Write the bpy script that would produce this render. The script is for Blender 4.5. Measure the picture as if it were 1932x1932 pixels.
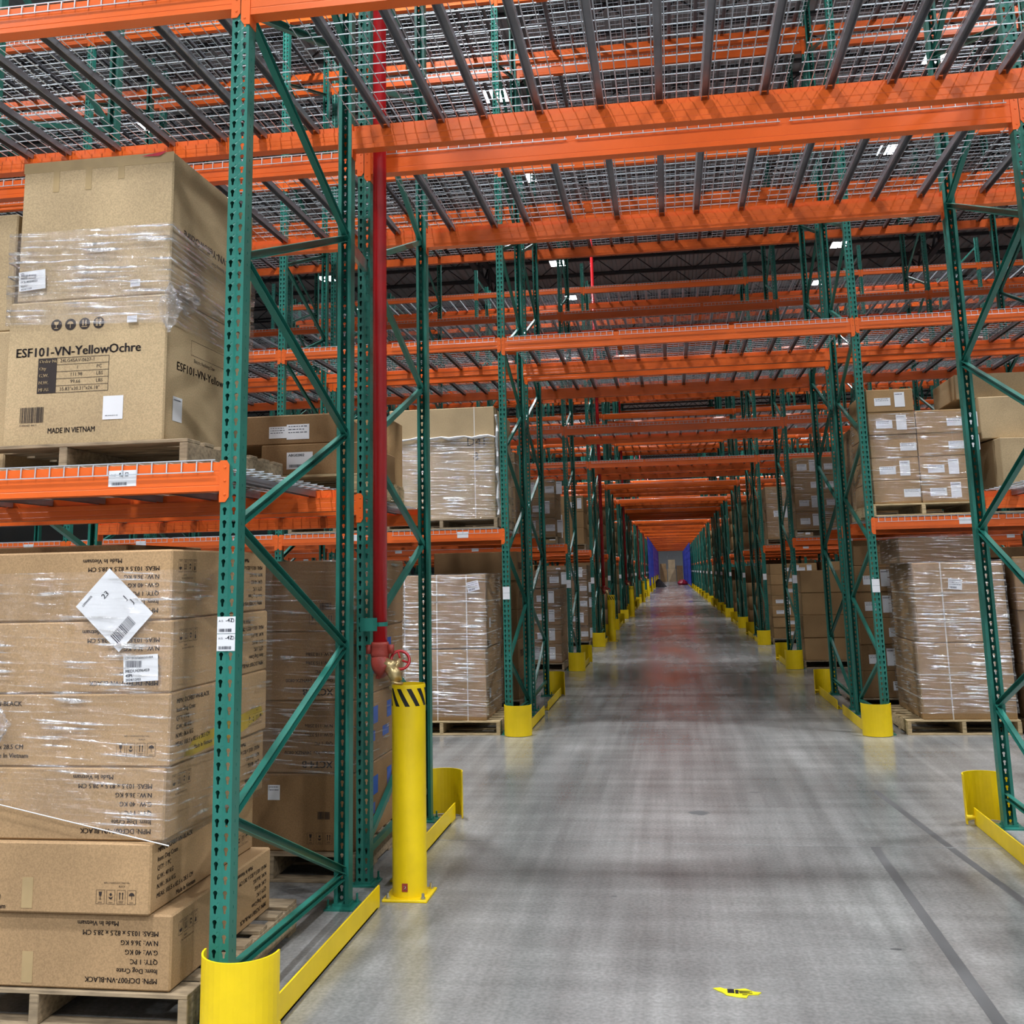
import bpy, math, random
import numpy as np
from mathutils import Matrix, Vector

# ------------------------------------------------------------------ scene, camera, world, exposure
for o in list(bpy.data.objects):
    bpy.data.objects.remove(o, do_unlink=True)
scene = bpy.context.scene
COL = scene.collection
rnd = random.Random(7)
PI = math.pi

CAM_F, CAM_PPY = 1943.3, 746.8            # focal length and principal row in pixels of the 1932 frame
CAM_YAW, CAM_PITCH, CAM_ROLL = 0.1463, 0.1702, -0.0229
CAM_POS = (1.711, -3.8754, 1.6382)
cam_d = bpy.data.cameras.new('camera')
cam = bpy.data.objects.new('camera', cam_d)
COL.objects.link(cam)
cam_d.sensor_fit = 'HORIZONTAL'
cam_d.sensor_width = 36.0
cam_d.lens = CAM_F / 1932 * 36.0
cam_d.shift_y = (CAM_PPY - 966) / 1932
cam_d.clip_start, cam_d.clip_end = 0.05, 400
_f = Vector((-math.sin(CAM_YAW) * math.cos(CAM_PITCH), math.cos(CAM_YAW) * math.cos(CAM_PITCH), math.sin(CAM_PITCH)))
_r0 = Vector((math.cos(CAM_YAW), math.sin(CAM_YAW), 0))
_u0 = _r0.cross(_f)
_r = _r0 * math.cos(CAM_ROLL) + _u0 * math.sin(CAM_ROLL)
_u = -_r0 * math.sin(CAM_ROLL) + _u0 * math.cos(CAM_ROLL)
M = Matrix(((_r.x, _u.x, -_f.x, CAM_POS[0]), (_r.y, _u.y, -_f.y, CAM_POS[1]), (_r.z, _u.z, -_f.z, CAM_POS[2]), (0, 0, 0, 1)))
cam.matrix_world = M
scene.camera = cam

world = bpy.data.worlds.new('world')
scene.world = world
world.use_nodes = True
world.node_tree.nodes['Background'].inputs[0].default_value = (0.8, 0.85, 0.9, 1)
world.node_tree.nodes['Background'].inputs[1].default_value = 0.05

vs = scene.view_settings
vs.view_transform = 'Standard'
vs.look = 'None'
vs.gamma = 1.0
vs.use_curve_mapping = False
vs.exposure = 0.4
LAMP_W = 330.0                            # watts of each high-bay lamp
scene.cycles.max_bounces = 4
scene.cycles.diffuse_bounces = 2
scene.cycles.glossy_bounces = 2
scene.cycles.transmission_bounces = 2
scene.cycles.transparent_max_bounces = 6
scene.cycles.adaptive_threshold = 0.035
scene.cycles.caustics_reflective = False
scene.cycles.caustics_refractive = False
scene.cycles.sample_clamp_indirect = 4.0

# ------------------------------------------------------------------ measures (metres)
W = 3.734            # tunnel, upright centre to upright centre
BAY = 2.514          # ordinary bay, centre to centre
D = 1.524            # depth of one upright frame
FLUE = 0.305
F2 = D + FLUE        # front of the second frame of a double row
DD = F2 + D          # depth of a double row
PITCH = 0.0508       # pitch of the teardrop holes
POST_H = PITCH * 172
PW = 0.0762          # post width
ZS = 2.10            # lowest shelf level

# ------------------------------------------------------------------ materials
MATS = {}
def nodes_of(name):
    m = bpy.data.materials.new(name)
    m.use_nodes = True
    nt = m.node_tree
    b = nt.nodes['Principled BSDF']
    MATS[name] = m
    return m, nt, b
def node(nt, typ, **kw):
    n = nt.nodes.new(typ)
    for k, v in kw.items():
        if k in n.bl_rna.properties:
            setattr(n, k, v)
        else:
            n.inputs[k].default_value = v
    return n
def ramp(nt, stops):
    n = nt.nodes.new('ShaderNodeValToRGB')
    e = n.color_ramp.elements
    while len(e) > 1:
        e.remove(e[-1])
    e[0].position, e[0].color = stops[0][0], (*stops[0][1], 1)
    for p, c in stops[1:]:
        x = e.new(p)
        x.color = (*c, 1)
    return n
def plain(name, col, rough=0.5, metal=0.0, var=0.12, scale=6.0, bump=0.0, bscale=80.0, stretch=(1, 1, 1), spec=0.5, rand=0.0):
    """painted or bare surface with gentle mottling"""
    m, nt, b = nodes_of(name)
    tc = node(nt, 'ShaderNodeTexCoord')
    mp = node(nt, 'ShaderNodeMapping')
    mp.inputs['Scale'].default_value = stretch
    oi = node(nt, 'ShaderNodeObjectInfo')
    ad = node(nt, 'ShaderNodeVectorMath', operation='ADD')
    ml = node(nt, 'ShaderNodeVectorMath', operation='SCALE')
    ml.inputs[0].default_value = (17.3, 9.1, 5.7)
    nt.links.new(oi.outputs['Random'], ml.inputs['Scale'])
    nt.links.new(tc.outputs['Object'], ad.inputs[0])
    nt.links.new(ml.outputs[0], ad.inputs[1])
    nt.links.new(ad.outputs[0], mp.inputs[0])
    ns = node(nt, 'ShaderNodeTexNoise')
    ns.inputs['Scale'].default_value = scale
    ns.inputs['Detail'].default_value = 4
    nt.links.new(mp.outputs[0], ns.inputs['Vector'])
    lo = tuple(max(0, c * (1 - var)) for c in col)
    hi = tuple(min(1, c * (1 + var)) for c in col)
    rp = ramp(nt, [(0.3, lo), (0.7, hi)])
    nt.links.new(ns.outputs['Fac'], rp.inputs[0])
    out = rp.outputs[0]
    if rand:
        hsv = node(nt, 'ShaderNodeHueSaturation')
        mr = node(nt, 'ShaderNodeMapRange')
        mr.inputs['To Min'].default_value = 1 - rand
        mr.inputs['To Max'].default_value = 1 + rand
        nt.links.new(oi.outputs['Random'], mr.inputs['Value'])
        nt.links.new(mr.outputs[0], hsv.inputs['Value'])
        nt.links.new(out, hsv.inputs['Color'])
        out = hsv.outputs[0]
    nt.links.new(out, b.inputs['Base Color'])
    b.inputs['Roughness'].default_value = rough
    b.inputs['Metallic'].default_value = metal
    b.inputs['Specular IOR Level'].default_value = spec
    if bump:
        n2 = node(nt, 'ShaderNodeTexNoise')
        n2.inputs['Scale'].default_value = bscale
        nt.links.new(mp.outputs[0], n2.inputs['Vector'])
        bp = node(nt, 'ShaderNodeBump')
        bp.inputs['Strength'].default_value = bump
        bp.inputs['Distance'].default_value = 0.004
        nt.links.new(n2.outputs['Fac'], bp.inputs['Height'])
        nt.links.new(bp.outputs[0], b.inputs['Normal'])
    return m
plain('green', (0.02, 0.18, 0.14), 0.34, 0, 0.12, 5)
plain('orange', (0.88, 0.15, 0.022), 0.3, 0, 0.07, 3, bump=0.05, bscale=220)
plain('zinc_channel', (0.34, 0.34, 0.37), 0.42, 0.75, 0.15, 4)
plain('zinc_wire', (0.66, 0.72, 0.78), 0.34, 0.4, 0.1, 4)
plain('steel', (0.6, 0.6, 0.6), 0.3, 0.9, 0.1, 20)
plain('yellow', (0.93, 0.66, 0.004), 0.42, 0, 0.05, 8, bump=0.08, bscale=300)
plain('red_paint', (0.56, 0.014, 0.02), 0.22, 0, 0.08, 6)
plain('red_cast', (0.36, 0.05, 0.035), 0.5, 0, 0.15, 20, bump=0.3, bscale=150)
plain('brass', (0.78, 0.6, 0.3), 0.35, 0.75, 0.1, 20)
plain('black_paint', (0.012, 0.012, 0.013), 0.5, 0, 0.1, 10)
plain('ink', (0.028, 0.018, 0.016), 0.7, 0, 0.1, 30)
plain('ink_grey', (0.16, 0.12, 0.09), 0.7, 0, 0.1, 30)
plain('ink_blue_grey', (0.03, 0.035, 0.06), 0.7, 0, 0.1, 30)
plain('paper', (0.83, 0.84, 0.88), 0.45, 0, 0.03, 6)
plain('tape', (0.45, 0.32, 0.16), 0.2, 0, 0.1, 9)
plain('blue_tape', (0.02, 0.11, 0.5), 0.4, 0, 0.1, 9)
plain('red_tape', (0.55, 0.02, 0.05), 0.4, 0, 0.1, 9)
plain('strap', (0.72, 0.66, 0.58), 0.35, 0, 0.05, 9)
plain('blue_net', (0.012, 0.035, 0.42), 0.8, 0, 0.25, 1.5)
plain('purple_net', (0.11, 0.03, 0.25), 0.8, 0, 0.35, 1.2)
plain('roof_deck', (0.34, 0.34, 0.35), 0.55, 0.0, 0.1, 0.5)
plain('roof_steel', (0.03, 0.03, 0.034), 0.6, 0, 0.1, 2)
plain('wall_panel', (0.38, 0.39, 0.4), 0.7, 0, 0.05, 0.3)
plain('tar', (0.11, 0.11, 0.112), 0.6, 0, 0.2, 2)
plain('dark_cloth', (0.02, 0.015, 0.014), 0.9, 0, 0.2, 10)
plain('litter_yellow', (0.85, 0.78, 0.02), 0.4, 0, 0.05, 10)

def cardboard(name, col, rand=0.1):
    m, nt, b = nodes_of(name)
    tc = node(nt, 'ShaderNodeTexCoord')
    oi = node(nt, 'ShaderNodeObjectInfo')
    sc = node(nt, 'ShaderNodeVectorMath', operation='SCALE')
    sc.inputs[0].default_value = (31.0, 17.0, 11.0)
    nt.links.new(oi.outputs['Random'], sc.inputs['Scale'])
    ad = node(nt, 'ShaderNodeVectorMath', operation='ADD')
    nt.links.new(tc.outputs['Object'], ad.inputs[0])
    nt.links.new(sc.outputs[0], ad.inputs[1])
    big = node(nt, 'ShaderNodeTexNoise')
    big.inputs['Scale'].default_value = 2.2
    nt.links.new(ad.outputs[0], big.inputs['Vector'])
    fine = node(nt, 'ShaderNodeTexNoise')
    fine.inputs['Scale'].default_value = 170
    fine.inputs['Detail'].default_value = 2
    nt.links.new(ad.outputs[0], fine.inputs['Vector'])
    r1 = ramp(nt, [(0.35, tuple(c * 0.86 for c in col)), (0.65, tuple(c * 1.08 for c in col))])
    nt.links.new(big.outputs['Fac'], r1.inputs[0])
    r2 = ramp(nt, [(0.35, (0.84, 0.84, 0.84)), (0.65, (1.08, 1.08, 1.08))])
    nt.links.new(fine.outputs['Fac'], r2.inputs[0])
    mx = node(nt, 'ShaderNodeMix', data_type='RGBA', blend_type='MULTIPLY')
    mx.inputs[0].default_value = 1.0
    nt.links.new(r1.outputs[0], mx.inputs[6])
    nt.links.new(r2.outputs[0], mx.inputs[7])
    hsv = node(nt, 'ShaderNodeHueSaturation')
    mr = node(nt, 'ShaderNodeMapRange')
    mr.inputs['To Min'].default_value = 1 - rand
    mr.inputs['To Max'].default_value = 1 + rand
    nt.links.new(oi.outputs['Random'], mr.inputs['Value'])
    nt.links.new(mr.outputs[0], hsv.inputs['Value'])
    nt.links.new(mx.outputs[2], hsv.inputs['Color'])
    nt.links.new(hsv.outputs[0], b.inputs['Base Color'])
    b.inputs['Roughness'].default_value = 0.75
    b.inputs['Specular IOR Level'].default_value = 0.3
    bp = node(nt, 'ShaderNodeBump')
    bp.inputs['Strength'].default_value = 0.25
    bp.inputs['Distance'].default_value = 0.02
    nt.links.new(big.outputs['Fac'], bp.inputs['Height'])
    nt.links.new(bp.outputs[0], b.inputs['Normal'])
cardboard('card', (0.4, 0.245, 0.112))
cardboard('card_pale', (0.53, 0.39, 0.225), 0.04)
cardboard('card_warm', (0.47, 0.3, 0.155), 0.04)
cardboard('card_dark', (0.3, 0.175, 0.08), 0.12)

def wood(name, col):
    m, nt, b = nodes_of(name)
    tc = node(nt, 'ShaderNodeTexCoord')
    oi = node(nt, 'ShaderNodeObjectInfo')
    sc = node(nt, 'ShaderNodeVectorMath', operation='SCALE')
    sc.inputs[0].default_value = (13.0, 7.0, 5.0)
    nt.links.new(oi.outputs['Random'], sc.inputs['Scale'])
    ad = node(nt, 'ShaderNodeVectorMath', operation='ADD')
    nt.links.new(tc.outputs['Object'], ad.inputs[0])
    nt.links.new(sc.outputs[0], ad.inputs[1])
    mp = node(nt, 'ShaderNodeMapping')
    mp.inputs['Scale'].default_value = (3, 14, 22)
    nt.links.new(ad.outputs[0], mp.inputs[0])
    ns = node(nt, 'ShaderNodeTexNoise')
    ns.inputs['Scale'].default_value = 3.0
    ns.inputs['Detail'].default_value = 6
    nt.links.new(mp.outputs[0], ns.inputs['Vector'])
    rp = ramp(nt, [(0.3, tuple(c * 0.55 for c in col)), (0.55, col), (0.75, tuple(min(1, c * 1.25) for c in col))])
    nt.links.new(ns.outputs['Fac'], rp.inputs[0])
    nt.links.new(rp.outputs[0], b.inputs['Base Color'])
    b.inputs['Roughness'].default_value = 0.85
    bp = node(nt, 'ShaderNodeBump')
    bp.inputs['Strength'].default_value = 0.35
    bp.inputs['Distance'].default_value = 0.004
    nt.links.new(ns.outputs['Fac'], bp.inputs['Height'])
    nt.links.new(bp.outputs[0], b.inputs['Normal'])
wood('wood_old', (0.36, 0.27, 0.17))
wood('wood_new', (0.6, 0.45, 0.25))

def film(name, veil, streak, lo=0.52):
    """stretch wrap: mostly clear, whitish glossy streaks"""
    m = bpy.data.materials.new(name)
    m.use_nodes = True
    MATS[name] = m
    nt = m.node_tree
    nt.nodes.clear()
    out = node(nt, 'ShaderNodeOutputMaterial')
    tc = node(nt, 'ShaderNodeTexCoord')
    sx = node(nt, 'ShaderNodeSeparateXYZ')
    nt.links.new(tc.outputs['Object'], sx.inputs[0])
    a1 = node(nt, 'ShaderNodeMath', operation='ADD')
    nt.links.new(sx.outputs[0], a1.inputs[0])
    nt.links.new(sx.outputs[1], a1.inputs[1])
    sk = node(nt, 'ShaderNodeMath', operation='MULTIPLY_ADD')   # streaks run at a slight slope
    nt.links.new(a1.outputs[0], sk.inputs[0])
    sk.inputs[1].default_value = 0.045
    nt.links.new(sx.outputs[2], sk.inputs[2])
    cb = node(nt, 'ShaderNodeCombineXYZ')
    m1 = node(nt, 'ShaderNodeMath', operation='MULTIPLY'); m1.inputs[1].default_value = 3.0
    m2 = node(nt, 'ShaderNodeMath', operation='MULTIPLY'); m2.inputs[1].default_value = 60.0
    nt.links.new(a1.outputs[0], m1.inputs[0])
    nt.links.new(sk.outputs[0], m2.inputs[0])
    nt.links.new(m1.outputs[0], cb.inputs[0])
    nt.links.new(m2.outputs[0], cb.inputs[1])
    ns = node(nt, 'ShaderNodeTexNoise')
    ns.inputs['Scale'].default_value = 1.0
    ns.inputs['Detail'].default_value = 3
    nt.links.new(cb.outputs[0], ns.inputs['Vector'])
    r = ramp(nt, [(lo, (veil,) * 3), (lo + 0.1, (veil * 2.2,) * 3), (lo + 0.19, (streak,) * 3)])
    nm = node(nt, 'ShaderNodeTexNoise')           # glints gather in patches
    nm.inputs['Scale'].default_value = 4.5
    nm.inputs['Detail'].default_value = 3
    nt.links.new(tc.outputs['Object'], nm.inputs['Vector'])
    ms = node(nt, 'ShaderNodeMath', operation='MULTIPLY_ADD')
    nt.links.new(nm.outputs['Fac'], ms.inputs[0])
    ms.inputs[1].default_value = 0.42
    ma = node(nt, 'ShaderNodeMath', operation='ADD')
    nt.links.new(ns.outputs['Fac'], ma.inputs[0])
    ma.inputs[1].default_value = -0.21
    nt.links.new(ma.outputs[0], ms.inputs[2])
    nt.links.new(ms.outputs[0], r.inputs[0])
    tr = node(nt, 'ShaderNodeBsdfTransparent')
    gl = node(nt, 'ShaderNodeBsdfGlossy')
    gl.inputs['Roughness'].default_value = 0.12
    gl.inputs['Color'].default_value = (0.95, 0.95, 1, 1)
    df = node(nt, 'ShaderNodeBsdfDiffuse')
    df.inputs['Color'].default_value = (0.78, 0.74, 0.7, 1)
    n2 = node(nt, 'ShaderNodeTexNoise')           # larger folds
    n2.inputs['Scale'].default_value = 9
    n2.inputs['Detail'].default_value = 5
    n2.inputs['Distortion'].default_value = 1.2
    nt.links.new(tc.outputs['Object'], n2.inputs['Vector'])
    sm = node(nt, 'ShaderNodeMath', operation='MULTIPLY_ADD')
    nt.links.new(n2.outputs['Fac'], sm.inputs[0])
    sm.inputs[1].default_value = 2.0
    nt.links.new(ns.outputs['Fac'], sm.inputs[2])
    bp = node(nt, 'ShaderNodeBump')
    bp.inputs['Strength'].default_value = 1.0
    bp.inputs['Distance'].default_value = 0.025
    nt.links.new(sm.outputs[0], bp.inputs['Height'])
    nt.links.new(bp.outputs[0], gl.inputs['Normal'])
    mg = node(nt, 'ShaderNodeMixShader'); mg.inputs[0].default_value = 0.72
    nt.links.new(df.outputs[0], mg.inputs[1])
    nt.links.new(gl.outputs[0], mg.inputs[2])
    mx = node(nt, 'ShaderNodeMixShader')
    nt.links.new(r.outputs[0], mx.inputs[0])
    nt.links.new(tr.outputs[0], mx.inputs[1])
    nt.links.new(mg.outputs[0], mx.inputs[2])
    nt.links.new(mx.outputs[0], out.inputs[0])
plain('film_edge', (0.8, 0.8, 0.82), 0.25, 0, 0.05, 20)
film('film', 0.07, 0.9, 0.5)
film('film_thick', 0.11, 1.0, 0.47)

def concrete():
    m, nt, b = nodes_of('concrete')
    tc = node(nt, 'ShaderNodeTexCoord')
    def noise(scale, st=(1, 1, 1), detail=5, loc=(0, 0, 0)):
        mp = node(nt, 'ShaderNodeMapping')
        mp.inputs['Scale'].default_value = st
        mp.inputs['Location'].default_value = loc
        nt.links.new(tc.outputs['Object'], mp.inputs[0])
        n = node(nt, 'ShaderNodeTexNoise')
        n.inputs['Scale'].default_value = scale
        n.inputs['Detail'].default_value = detail
        nt.links.new(mp.outputs[0], n.inputs['Vector'])
        return n
    blot = noise(0.9, (1, 1, 1), 6)
    trowel = noise(1.0, (1.3, 0.35, 1), 4, (3, 7, 0))
    tyre = noise(1.0, (9, 0.28, 1), 3, (11, 5, 0))
    cross = noise(1.0, (0.6, 5.0, 1), 4, (1, 2, 0))
    fine = noise(55, (1, 1, 1), 3)
    base = ramp(nt, [(0.25, (0.22, 0.22, 0.217)), (0.5, (0.29, 0.289, 0.284)), (0.75, (0.375, 0.375, 0.366))])
    nt.links.new(blot.outputs['Fac'], base.inputs[0])
    cur = base.outputs[0]
    for n, lo, hi, a, c in ((trowel, 0.35, 0.65, 0.84, 1.1), (tyre, 0.4, 0.62, 0.84, 1.05), (cross, 0.38, 0.6, 0.88, 1.06), (fine, 0.35, 0.65, 0.86, 1.12)):
        r = ramp(nt, [(lo, (a,) * 3), (hi, (c,) * 3)])
        nt.links.new(n.outputs['Fac'], r.inputs[0])
        mx = node(nt, 'ShaderNodeMix', data_type='RGBA', blend_type='MULTIPLY')
        mx.inputs[0].default_value = 1.0
        nt.links.new(cur, mx.inputs[6])
        nt.links.new(r.outputs[0], mx.inputs[7])
        cur = mx.outputs[2]
    nt.links.new(cur, b.inputs['Base Color'])
    rr = ramp(nt, [(0.3, (0.13,) * 3), (0.7, (0.3,) * 3)])
    nt.links.new(trowel.outputs['Fac'], rr.inputs[0])
    nt.links.new(rr.outputs[0], b.inputs['Roughness'])
    b.inputs['Specular IOR Level'].default_value = 0.6
    bp = node(nt, 'ShaderNodeBump')
    bp.inputs['Strength'].default_value = 0.03
    bp.inputs['Distance'].default_value = 0.01
    nt.links.new(cross.outputs['Fac'], bp.inputs['Height'])
    nt.links.new(bp.outputs[0], b.inputs['Normal'])
concrete()
def emit(name, col, s):
    m = bpy.data.materials.new(name)
    m.use_nodes = True
    nt = m.node_tree
    nt.nodes.clear()
    o = node(nt, 'ShaderNodeOutputMaterial')
    e = node(nt, 'ShaderNodeEmission')
    e.inputs[0].default_value = (*col, 1)
    e.inputs[1].default_value = s
    nt.links.new(e.outputs[0], o.inputs[0])
    MATS[name] = m
emit('lamp_panel', (0.93, 0.96, 1.0), 14.0)
MATS['lamp_panel'].cycles.emission_sampling = 'NONE'    # the light itself comes from the lamp under each panel

# ------------------------------------------------------------------ mesh helpers
class MB:
    """collects vertices and faces; build() makes one mesh"""
    def __init__(s):
        s.v, s.f = [], []
    def add(s, vs_, fs):
        n = len(s.v)
        s.v.extend(tuple(p) for p in vs_)
        s.f.extend(tuple(i + n for i in f) for f in fs)
        return s
    def box(s, x0, x1, y0, y1, z0, z1):
        return s.add([(x0, y0, z0), (x1, y0, z0), (x1, y1, z0), (x0, y1, z0), (x0, y0, z1), (x1, y0, z1), (x1, y1, z1), (x0, y1, z1)],
                     [(0, 3, 2, 1), (4, 5, 6, 7), (0, 1, 5, 4), (1, 2, 6, 5), (2, 3, 7, 6), (3, 0, 4, 7)])
    def cbox(s, x0, x1, y0, y1, z0, z1, c=0.006):
        """box with chamfered edges"""
        vs_, idx = [], {}
        for i, x in enumerate((x0, x1)):
            for j, y in enumerate((y0, y1)):
                for k, z in enumerate((z0, z1)):
                    sx, sy, sz = (1 - 2 * i), (1 - 2 * j), (1 - 2 * k)
                    for a in range(3):
                        p = [x + sx * c, y + sy * c, z + sz * c]
                        p[a] = (x, y, z)[a]
                        idx[i, j, k, a] = len(vs_)
                        vs_.append(tuple(p))
        F = []
        for a in range(3):
            b, c_ = (a + 1) % 3, (a + 2) % 3
            for t in (0, 1):
                q = []
                for (u, w) in ((0, 0), (1, 0), (1, 1), (0, 1)):
                    key = [0, 0, 0]
                    key[a], key[b], key[c_] = t, u, w
                    q.append(idx[(*key, a)])
                F.append(tuple(q if t else q[::-1]))
            for u in (0, 1):
                for w in (0, 1):
                    k0, k1 = [0, 0, 0], [0, 0, 0]
                    k0[a], k1[a] = 0, 1
                    k0[b] = k1[b] = u
                    k0[c_] = k1[c_] = w
                    q = [idx[(*k0, b)], idx[(*k1, b)], idx[(*k1, c_)], idx[(*k0, c_)]]
                    F.append(tuple(q if (u != w) else q[::-1]))
        for i in (0, 1):
            for j in (0, 1):
                for k in (0, 1):
                    q = [idx[i, j, k, 0], idx[i, j, k, 1], idx[i, j, k, 2]]
                    F.append(tuple(q if (i + j + k) % 2 else q[::-1]))
        return s.add(vs_, F)
    def prism(s, prof, axis, a0, a1, caps=True):
        """closed profile (list of 2D points) extruded along axis; other two axes in order"""
        n = len(prof)
        o = [i for i in range(3) if i != axis]
        vs_ = []
        for a in (a0, a1):
            for p in prof:
                q = [0, 0, 0]
                q[axis], q[o[0]], q[o[1]] = a, p[0], p[1]
                vs_.append(q)
        fs = [(i, (i + 1) % n, (i + 1) % n + n, i + n) for i in range(n)]
        if caps:
            fs += [tuple(range(n))[::-1], tuple(range(n, 2 * n))]
        return s.add(vs_, fs)
    def bar(s, p, q, w, h, up=(0, 0, 1), caps=True):
        """rectangular bar from p to q"""
        p, q, up = Vector(p), Vector(q), Vector(up)
        d = (q - p).normalized()
        a = d.cross(up).normalized()
        b = a.cross(d)
        vs_ = []
        for c in (p, q):
            for (i, j) in ((-1, -1), (1, -1), (1, 1), (-1, 1)):
                vs_.append(c + a * (i * w / 2) + b * (j * h / 2))
        fs = [(0, 1, 5, 4), (1, 2, 6, 5), (2, 3, 7, 6), (3, 0, 4, 7)]
        if caps:
            fs += [(3, 2, 1, 0), (4, 5, 6, 7)]
        return s.add(vs_, fs)
    def channel(s, p, q, w, h, t, side):
        """C channel from p to q: web of width w, flanges h deep towards the vector side"""
        p, q, side = Vector(p), Vector(q), Vector(side)
        d = (q - p).normalized()
        a = d.cross(side).normalized()
        prof = [(-w / 2, 0), (w / 2, 0), (w / 2, h), (w / 2 - t, h), (w / 2 - t, t), (-w / 2 + t, t), (-w / 2 + t, h), (-w / 2, h)]
        vs_ = [c + a * x + side * y for c in (p, q) for x, y in prof]
        n = 8
        fs = [(i, (i + 1) % n, (i + 1) % n + n, i + n) for i in range(n)]
        fs += [(0, 5, 4, 1)[::-1], (1, 4, 3, 2)[::-1], (0, 7, 6, 5)[::-1], (8, 9, 12, 13), (9, 10, 11, 12), (8, 13, 14, 15)]
        return s.add(vs_, fs)
    def tube(s, pts, r, n=12, caps=True):
        """tube along a polyline; r a number or a list"""
        pts = [Vector(p) for p in pts]
        rr = r if isinstance(r, (list, tuple)) else [r] * len(pts)
        vs_ = []
        prev = None
        for i, p in enumerate(pts):
            d = (pts[min(i + 1, len(pts) - 1)] - pts[max(i - 1, 0)]).normalized()
            if prev is None:
                a = d.orthogonal().normalized()
            else:
                a = (prev - d * prev.dot(d)).normalized()
            prev = a
            b = d.cross(a)
            for k in range(n):
                t = 2 * PI * k / n
                vs_.append(p + (a * math.cos(t) + b * math.sin(t)) * rr[i])
        fs = []
        for i in range(len(pts) - 1):
            for k in range(n):
                fs.append((i * n + k, i * n + (k + 1) % n, (i + 1) * n + (k + 1) % n, (i + 1) * n + k))
        if caps:
            fs += [tuple(range(n))[::-1], tuple(range((len(pts) - 1) * n, len(pts) * n))]
        return s.add(vs_, fs)
    def merge(s, o, mat=None):
        return s.add([mat @ Vector(p) for p in o.v] if mat else o.v, o.f)
    def mesh(s, name, mat, smooth=False):
        me = bpy.data.meshes.new(name)
        me.from_pydata([tuple(p) for p in s.v], [], s.f)
        if mat:
            me.materials.append(MATS[mat])
        if smooth:
            me.polygons.foreach_set('use_smooth', [True] * len(me.polygons))
        me.update()
        return me
    def build(s, name, mat, parent=None, loc=(0, 0, 0), smooth=False):
        return put(name, s.mesh(name, mat, smooth), parent, loc)

def put(name, me, parent=None, loc=(0, 0, 0), rz=0.0):
    o = bpy.data.objects.new(name, me)
    COL.objects.link(o)
    o.location = loc
    if rz:
        o.rotation_euler = (0, 0, rz)
    if parent:
        o.parent = parent
    return o
def thing(name, label, cat, loc=(0, 0, 0), rz=0.0, group=None, kind='thing', me=None):
    o = put(name, me, None, loc, rz)
    o['label'], o['category'], o['kind'] = label, cat, kind
    if group:
        o['group'] = group
    return o
def tag(o, label, cat, group=None, kind='thing'):
    o['label'], o['category'], o['kind'] = label, cat, kind
    if group:
        o['group'] = group
    return o
def struct(o, label, cat):
    o['kind'], o['label'], o['category'] = 'structure', label, cat
    return o
def copies_mesh(name, mb, places, mat):
    """one mesh holding many copies of a small shape: places are (x, y, z, turned)"""
    V = np.array(mb.v, dtype=np.float64)
    n, k = len(V), len(places)
    if k == 0:
        return None
    out = np.empty((k, n, 3))
    for i, (x, y, z, t) in enumerate(places):
        out[i] = V * (-1, -1, 1) if t else V
        out[i] += (x, y, z)
    lens = np.array([len(f) for f in mb.f])
    flat = np.concatenate([np.array(f) for f in mb.f])
    me = bpy.data.meshes.new(name)
    me.vertices.add(n * k)
    me.vertices.foreach_set('co', out.ravel())
    loops = (flat[None, :] + (np.arange(k) * n)[:, None]).ravel()
    me.loops.add(len(loops))
    me.loops.foreach_set('vertex_index', loops.astype(np.int32))
    starts = np.concatenate([[0], np.cumsum(np.tile(lens, k))[:-1]])
    me.polygons.add(len(lens) * k)
    me.polygons.foreach_set('loop_start', starts.astype(np.int32))
    me.update(calc_edges=True)
    me.validate()
    me.materials.append(MATS[mat])
    return me

_TXT = {}
def glyphs(s_):
    """outline of a line of text at size 1, as (verts, faces, width)"""
    if s_ in _TXT:
        return _TXT[s_]
    cu = bpy.data.curves.new('t', 'FONT')
    cu.body = s_
    cu.size = 1.0
    cu.resolution_u = 2
    ob = bpy.data.objects.new('t', cu)
    COL.objects.link(ob)
    me = bpy.data.meshes.new_from_object(ob)
    v = [tuple(p.co) for p in me.vertices]
    f = [tuple(p.vertices) for p in me.polygons]
    bpy.data.objects.remove(ob)
    bpy.data.meshes.remove(me)
    w = max([p[0] for p in v] or [0])
    _TXT[s_] = (v, f, w)
    return _TXT[s_]

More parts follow.
